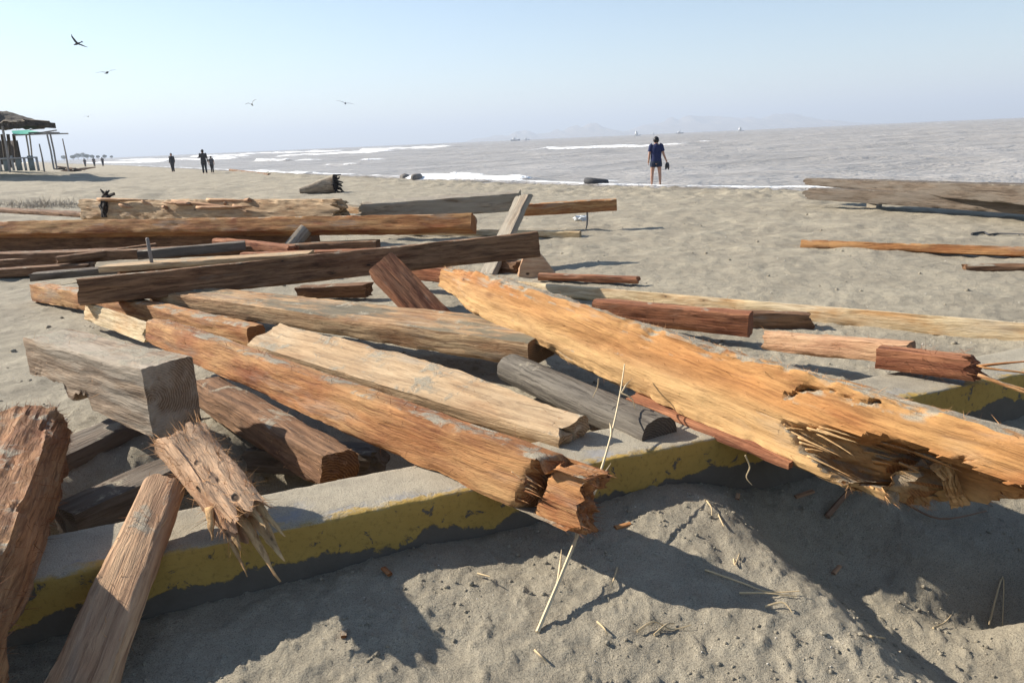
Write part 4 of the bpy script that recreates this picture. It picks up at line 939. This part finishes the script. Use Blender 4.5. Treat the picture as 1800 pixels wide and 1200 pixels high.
# far trees along the left shore
def far_tree(px, py, d, h, seed, lab):
    p = at_dist(px, py, d); root = link('far_tree', None, mw=Matrix.Translation((p[0], p[1], 0.0)), label=lab, category='tree', group='far trees on the shore'); rg = np.random.default_rng(seed)
    mb = MB(); mb.tube([(0, 0, -.3), (.1, 0, h*.4), (.2, 0, h*.75)], [.22, .16, .07], 6); mb.build('trunk', M['stick'], root)
    S = []; Dr = []; Ls = []
    for _ in range(380):
        u = rg.normal(size=3); u /= np.linalg.norm(u); r_ = rg.random()**.4; S.append((u[0]*r_*h*.55, u[1]*r_*h*.42, h*.68+u[2]*r_*h*.34)); Dr.append(rg.normal(size=3)); Ls.append(.7)
    V, Fq = ribbons(S, Dr, Ls, .4, rg, .3, 1); link('crown', mesh_from('crown', V, np.array(Fq), 0), plain('far foliage', (.07, .09, .05), .8, .4, 1), root)
for k, (px, h) in enumerate(((128, 6.5), (137, 9), (146, 10), (153, 7), (162, 6), (172, 5), (184, 5), (112, 7), (196, 4))): far_tree(px, 276, 950+60*(k % 3), h*.9, k, 'small hazy tree on the distant left shore')

# ------------------------------------------------------------------ people
SKIN = plain('skin tone', (.42, .235, .165), .55, .08, 6); HAIR = plain('black hair', (.012, .010, .010), .5, .3, 30)  # one even skin colour for all figures
def skin_mesh(name, joints, edges, sub=2):
    me = bpy.data.meshes.new(name); keys = list(joints); me.from_pydata([joints[k][0] for k in keys], [(keys.index(a), keys.index(b_)) for a, b_ in edges], []); o = bpy.data.objects.new(name, me); COL.objects.link(o)
    o.modifiers.new('s', 'SKIN'); ms = o.modifiers.new('u', 'SUBSURF'); ms.levels = ms.render_levels = sub
    for i, k in enumerate(keys): r_ = joints[k][1]; me.skin_vertices[0].data[i].radius = (r_, r_) if not hasattr(r_, '__len__') else r_; me.skin_vertices[0].data[i].use_root = (i == 0)
    dg = bpy.context.evaluated_depsgraph_get(); m2 = bpy.data.meshes.new_from_object(o.evaluated_get(dg)); bpy.data.objects.remove(o); m2.name = name
    m2.polygons.foreach_set('use_smooth', np.ones(len(m2.polygons), bool)); return m2
def ell(cx, cy, z, rx, ry, n=18): return [(cx+rx*math.cos(2*math.pi*k/n), cy+ry*math.sin(2*math.pi*k/n), z) for k in range(n)]
def tub(pts, rads, n=12):
    mb = MB(); mb.tube(pts, rads, n); return mb
def person(pos, H, yaw, label, shirt, shorts, arms, stance=.09, hairmat=HAIR, group=None, fingers=True, bare=True, longsleeve=False):
    """standing figure seen from behind when yaw = 0 (faces +Y); arms: (elbow, wrist) offsets for left (-x) and right (+x) in units of height"""
    s = H; J = {}; E_ = []
    def j(k, x, y, z, r_): J[k] = ((x*s, y*s, z*s), r_*s if not hasattr(r_, '__len__') else (r_[0]*s, r_[1]*s))
    j('pelvis', 0, 0, .52, (.082, .066)); j('belly', 0, .005, .60, (.080, .060)); j('chest', 0, 0, .71, (.085, .062)); j('shoulders', 0, -.005, .79, (.066, .05)); j('neck', 0, .0, .845, .032); j('head0', 0, .01, .885, .044); j('head1', 0, .012, .925, .052); j('crown', 0, .008, .965, .040)
    E_ += [('pelvis', 'belly'), ('belly', 'chest'), ('chest', 'shoulders'), ('shoulders', 'neck'), ('neck', 'head0'), ('head0', 'head1'), ('head1', 'crown')]
    for sd, sg in (('l', -1), ('r', 1)):
        (ex_, ey_, ez_), (wx_, wy_, wz_) = arms[0 if sg < 0 else 1]
        j('sh'+sd, sg*.108, -.005, .80, .034); j('el'+sd, ex_, ey_, ez_, .025); j('wr'+sd, wx_, wy_, wz_, .017); dx = np.array([wx_-ex_, wy_-ey_, wz_-ez_]); dx /= np.linalg.norm(dx)
        j('pa'+sd, wx_+dx[0]*.035, wy_+dx[1]*.035, wz_+dx[2]*.035, (.012, .022)); E_ += [('shoulders', 'sh'+sd), ('sh'+sd, 'el'+sd), ('el'+sd, 'wr'+sd), ('wr'+sd, 'pa'+sd)]
        j('hip'+sd, sg*.055, 0, .48, .058); j('kn'+sd, sg*stance*.9, .008, .27, .034); j('ca'+sd, sg*stance*.95, -.006, .20, .034); j('an'+sd, sg*stance, -.005, .045, .020); j('to'+sd, sg*(stance+.012), .075, .014, .016); E_ += [('pelvis', 'hip'+sd), ('hip'+sd, 'kn'+sd), ('kn'+sd, 'ca'+sd), ('ca'+sd, 'an'+sd), ('an'+sd, 'to'+sd)]
    root = link('person', None, mw=Matrix.Translation(pos) @ Matrix.Rotation(yaw, 4, 'Z'), label=label, category='person')
    if group: root['group'] = group
    body = skin_mesh('body', J, E_); 
    if fingers:
        mbf = MB()
        for sd, sg in (('l', -1), ('r', 1)):
            w_ = Vector(J['wr'+sd][0]); p_ = Vector(J['pa'+sd][0]); d = (p_-w_).normalized(); f_ = Vector((0, 1, 0)); f_ = (f_-d*f_.dot(d)).normalized(); n_ = d.cross(f_)
            for k, (o_, l_) in enumerate(((.018, .034), (.007, .042), (-.005, .046), (-.016, .040))):
                a = p_+f_*o_*s; b_ = a+d*l_*.55*s+n_*sg*-.004*s; c_ = b_+d*l_*.4*s-n_*sg*.012*s; mbf.tube([a-d*.01*s, a+d*.012*s, b_, c_], [.0055*s, .0058*s, .0052*s, .004*s], 6)
            a = w_+d*.012*s+f_*.014*s; mbf.tube([a, a+d*.016*s+f_*.014*s, a+d*.036*s+f_*.017*s], [.007*s, .0065*s, .0045*s], 6)
        m2 = mesh_from('f', mbf.v, mbf.f, 60); import bmesh
        bm = bmesh.new(); bm.from_mesh(body); bm.from_mesh(m2); bm.to_mesh(body); bm.free(); body.polygons.foreach_set('use_smooth', np.ones(len(body.polygons), bool))
    # nose and ears grown onto the head
    mbh = MB(); hy = .012*s
    mbh.tube([(0, hy+.050*s, .918*s), (0, hy+.066*s, .905*s), (0, hy+.052*s, .898*s)], [.006*s, .009*s, .006*s], 6)
    for sg in (-1, 1): mbh.tube([(sg*.047*s, hy-.004*s, .928*s), (sg*.056*s, hy-.008*s, .915*s), (sg*.048*s, hy-.002*s, .898*s)], [.006*s, .010*s, .006*s], 6)
    mbh.tube([(-.016*s, hy+.050*s, .880*s), (0, hy+.054*s, .879*s), (.016*s, hy+.050*s, .880*s)], [.003*s, .005*s, .003*s], 5)
    m2 = mesh_from('f', mbh.v, mbh.f, 60); import bmesh
    bm = bmesh.new(); bm.from_mesh(body); bm.from_mesh(m2); bm.to_mesh(body); bm.free(); body.polygons.foreach_set('use_smooth', np.ones(len(body.polygons), bool))
    link('body', body, SKIN, root)
    mb = MB()   # hair cap
    rings = []
    for k in range(9):
        t = k/8; z_ = .878+.118*t; r_ = math.sqrt(max(.02, 1-((t-.42)/.60)**2)); rings.append(ell(0, (.006-.010*(1-t))*s, z_*s, .059*s*r_, .063*s*r_))
    mb.loft(rings); co = np.array(mb.v); mb.v = [tuple(c_+np.array([0, -.012*s if c_[2] < .93*s and c_[1] > .02*s else 0, 0])*3) if False else tuple(c_) for c_ in co]
    # keep the face free: pull the front of the cap back below the hairline
    mb.v = [(a, min(b_, .022*s) if c_ < .945*s else b_, c_) for a, b_, c_ in mb.v]; mb.build('hair', hairmat, root, 60)
    # shirt: torso and sleeves
    mb = MB(); z = [(.855, .036, .034, 0), (.832, .062, .046, 0), (.812, .112, .062, 0), (.78, .125, .074, 0), (.72, .116, .080, 0), (.65, .108, .077, 0), (.58, .108, .080, 0), (.535, .112, .083, 0), (.505, .110, .083, 0)]
    mb.loft([[(x_+.004*s*math.sin(5*k+z_*40), y_+.003*s*math.sin(7*k), zz_) for k, (x_, y_, zz_) in enumerate(ell(0, 0, z_*s, rx*s, ry*s, 20))] for z_, rx, ry, _ in z])
    for sd, sg in (('l', -1), ('r', 1)):
        a, e_ = Vector(J['sh'+sd][0]), Vector(J['el'+sd][0]); d = e_-a
        if longsleeve: w_ = Vector(J['wr'+sd][0]); mb.tube([a-d*.25, a, a+d*.5, e_, w_], [.036*s, .042*s, .036*s, .030*s, .022*s], 12)
        else: mb.tube([a-d*.25+Vector((-sg*.03*s, 0, 0)), a+Vector((0, 0, .004*s)), a+d*.3, a+d*.62], [.036*s, .043*s, .042*s, .043*s], 12)
    mb.build('shirt', shirt, root, 60)
    mb = MB(); mb.loft([ell(0, 0, z_*s, rx*s, ry*s, 20) for z_, rx, ry in ((.535, .104, .078), (.50, .108, .082), (.46, .110, .080))])
    for sd, sg in (('l', -1), ('r', 1)):
        a, k_ = Vector(J['hip'+sd][0]), Vector(J['kn'+sd][0]); d = k_-a
        f_ = .42 if bare else .97
        mb.tube([a+Vector((0, 0, .02*s)), a+d*.15, a+d*f_*.7, a+d*f_], [.060*s, .066*s, .062*s if bare else .05*s, .062*s if bare else .045*s], 14)
        if not bare: an = Vector(J['an'+sd][0]); mb.tube([k_-d*.1, k_, (k_+an)/2, an], [.044*s, .043*s, .040*s, .034*s], 12)
    mb.build('shorts' if bare else 'trousers', shorts, root, 60)
    return root, J
navy = plain('navy shirt cloth', (.018, .026, .085), .85, .2, 12); dnm = plain('dark denim', (.022, .032, .060), .8, .5, 9)
pw = on_ground(1153, 327.5); HP = 1.62
armsA = (((-.135, -.01, .64), (-.150, .0, .505)), ((.150, .0, .64), (.205, .02, .515)))
pr, J = person(pw, HP, R(-8), 'person in navy shirt and dark shorts facing the sea', navy, dnm, armsA, .085)
# sandals carried in the right hand
h_ = pr.matrix_world @ Vector(J['par'][0]); sd_root = link('flip_flops', None, mw=Matrix.Translation(h_+Vector((0, 0, -.03))), label='dark pair of flip flops held by the person at the sea', category='sandals')
for k, (ox, oy, ry) in enumerate(((.0, .0, .15), (.025, -.035, -.12))):
    out = [(.042*math.sin(2*math.pi*j/16)*(1+.25*math.cos(2*math.pi*j/16)), .125*math.cos(2*math.pi*j/16)) for j in range(16)]
    rot = Matrix.Rotation(ry, 3, 'Y'); rings = [[tuple(rot @ Vector((x_, tk, z_-.11))+Vector((ox, oy, 0))) for x_, z_ in out] for tk in (-.009, .009)]
    mb = MB(); mb.loft(rings); so = mb.build('sole', M['rubber'], sd_root); mb = MB(); mb.tube([tuple(rot @ Vector(q_)+Vector((ox, oy, 0))) for q_ in ((-.038, .01, -.12), (-.02, .045, -.06), (0, .01, -.02), (.02, .045, -.06), (.038, .01, -.12))], .006, 5); mb.build('strap', M['rubber'], so, 60)
darkc = plain('dark clothing', (.035, .036, .042), .85, .3, 8); darkc2 = plain('charcoal clothing', (.05, .047, .05), .85, .3, 8); greyc = plain('grey clothing', (.10, .095, .10), .85, .3, 8)
armsB = (((-.150, .03, .66), (-.10, .13, .62)), ((.150, .03, .66), (.11, .12, .60))); armsC = (((-.145, -.02, .64), (-.15, .01, .50)), ((.145, -.02, .64), (.15, .01, .50)))
armsD = (((-.155, -.03, .67), (-.21, .10, .68)), ((.145, .0, .65), (.16, .02, .51)))
person(on_ground(305, 303), 1.70, R(170), 'person in dark clothes walking alone on the beach near the shelter', darkc, darkc2, armsC, .05, fingers=False, bare=False, longsleeve=True)
person(on_ground(361, 306.5), 1.72, R(20), 'tall person in dark clothes with arms bent beside a smaller companion', darkc2, darkc, armsD, .06, fingers=False, bare=False, longsleeve=True)
person(on_ground(374, 304), 1.25, R(10), 'smaller person in grey beside the tall dark figure', greyc, darkc2, armsC, .05, fingers=False, bare=False)
for px, py, hh in ((151, 296.0, 1.6), (167, 295, 1.7), (182, 294.5, 1.7)):
    p = Vector(at_dist(px, py, 150)); p.z = gz(p.x, p.y)
    person(p, hh, R(30), 'tiny far figure walking on the beach beyond the driftwood heap', greyc, darkc, armsC, .05, fingers=False, bare=False, group='far walkers')

# ------------------------------------------------------------------ gulls
def gull(px, py, d, span, yaw, roll_, pitch_, flap, label, colr):
    p = at_dist(px, py, d); m_ = plain('gull plumage', colr, .8, .15, 8)
    root = link('flying_bird', None, mw=Matrix.Translation(p) @ Matrix.Rotation(yaw, 4, 'Z') @ Matrix.Rotation(pitch_, 4, 'X') @ Matrix.Rotation(roll_, 4, 'Y'), label=label, category='bird'); s = span
    mb = MB(); mb.loft([[(x_, y*s, z_) for x_, z_ in [(r_*s*math.cos(2*math.pi*k/10), r_*s*math.sin(2*math.pi*k/10)) for k in range(10)]] for y, r_ in ((-.27, .004), (-.22, .022), (-.12, .032), (0, .055), (.10, .05), (.15, .032), (.19, .036), (.225, .022), (.26, .006))]); mb.build('body', m_, root, 60)
    for sg in (-1, 1):
        mb = MB(); rings = []
        for k in range(9):
            t = k/8; x_ = sg*s*(.03+.47*t*math.cos(flap*(1 if t < .45 else .6))); z_ = s*(.02+math.sin(flap)*(.47*min(t, .45)) + (.47*(t-.45)*math.sin(flap*.15) if t > .45 else 0)); ch = s*.075*(1-.8*t**2); y_ = s*(.05*math.sin(t*math.pi)-.12*t*t)
            rings.append([(x_, y_+ch, z_), (x_, y_+ch*.3, z_+.012*s*(1-t*.7)), (x_, y_-ch, z_), (x_, y_+ch*.3, z_-.004*s)])
        mb.loft(rings if sg > 0 else [r_[::-1] for r_ in rings]); mb.build('wing', m_, root, 50)
    mb = MB(); mb.add([(-.02*s, -.24*s, 0), (.02*s, -.24*s, 0), (.05*s, -.36*s, .004*s), (-.05*s, -.36*s, .004*s), (-.02*s, -.24*s, .012*s), (.02*s, -.24*s, .012*s), (.05*s, -.36*s, .012*s), (-.05*s, -.36*s, .012*s)], [(0, 1, 2, 3), (7, 6, 5, 4), (0, 4, 5, 1), (1, 5, 6, 2), (2, 6, 7, 3), (3, 7, 4, 0)]); mb.build('tail', m_, root)
DK = (.03, .032, .036); GR = (.16, .17, .18)
gull(136, 77, 48, 1.15, R(70), R(35), R(-10), R(28), 'dark bird banking with arched wings above the thatched shelter', DK)
gull(188, 128, 50, 1.25, R(12), R(-8), R(14), R(14), 'grey gull gliding with level wings below the dark bird', (.07, .075, .08))
gull(443, 184, 62, 1.15, R(25), R(-22), R(16), R(50), 'grey gull with wings raised in a sharp V', (.07, .075, .08))
gull(607, 182, 70, 1.6, R(8), R(14), R(10), R(10), 'pale distant gull gliding low over the surf', (.22, .23, .25))
gull(155, 205, 90, 1.1, R(20), R(-14), R(8), R(22), 'tiny faint gull just above the distant left shore', (.22, .23, .25))

# ------------------------------------------------------------------ boats at sea
def boat(px, d, L, label, tall):
    p = at_dist(px, 230, d); hull = plain('white boat paint', (.75, .75, .74), .5, .08, .5); dk = plain('boat hull grey', (.25, .27, .30), .6, .1, .5)
    root = link('fishing_boat', None, mw=Matrix.Translation((p[0], p[1], SEA_Z-.1)), label=label, category='boat')
    mb = MB(); rings = []
    for k in range(9):
        t = k/8-.5; w_ = L*.15*math.sqrt(max(.03, 1-(abs(t)*2)**3)); sh = L*(.10+.09*abs(t)**2*4*(1 if t > 0 else .5)); rings.append([(t*L, -w_, sh), (t*L, -w_*.7, 0), (t*L, 0, -.05*L), (t*L, w_*.7, 0), (t*L, w_, sh)])
    mb.loft(rings); mb.build('hull', dk if tall < .2 else hull, root, 40)
    mb = MB(); mb.box((-.12*L, 0, L*(.12+tall/2)), (.34*L, .2*L, L*tall)); mb.box((-.14*L, 0, L*(.14+tall*1.2)), (.2*L, .15*L, L*tall*.45)); mb.build('cabin', hull, root)
    mb = MB(); mb.tube([(.1*L, 0, .1*L), (.1*L, 0, .62*L)], .012*L, 6); mb.build('mast', dk, root)
boat(1120, 900, 8, 'white boat on the horizon beside the head of the standing person', .35)
boat(1149, 1100, 5, 'small white speck of a boat right over the standing person', .3)
boat(1195, 1000, 9, 'long low pale boat on the horizon beyond the crest of foam', .15)
boat(1302, 800, 6.5, 'white boat alone on the horizon under the far hills', .35)
boat(905, 1100, 13, 'long pale boat on the horizon left of the standing person', .15)
boat(925, 1150, 9, 'pale boat next to the long pale boat on the horizon', .2)

# ------------------------------------------------------------------ sea haze
hm = bpy.data.materials.new('sea haze'); hm.use_nodes = True; t = hm.node_tree; t.nodes.clear(); out = t.nodes.new('ShaderNodeOutputMaterial'); vol = t.nodes.new('ShaderNodeVolumePrincipled')
vol.inputs['Color'].default_value = (.74, .83, .97, 1); vol.inputs['Density'].default_value = 0.00030; vol.inputs['Anisotropy'].default_value = .1
t.links.new(vol.outputs[0], out.inputs['Volume'])
mb = MB(); mb.box((0, 0, 148), (31000, 31000, 304)); hz = mb.build('haze', hm, kind='stuff')
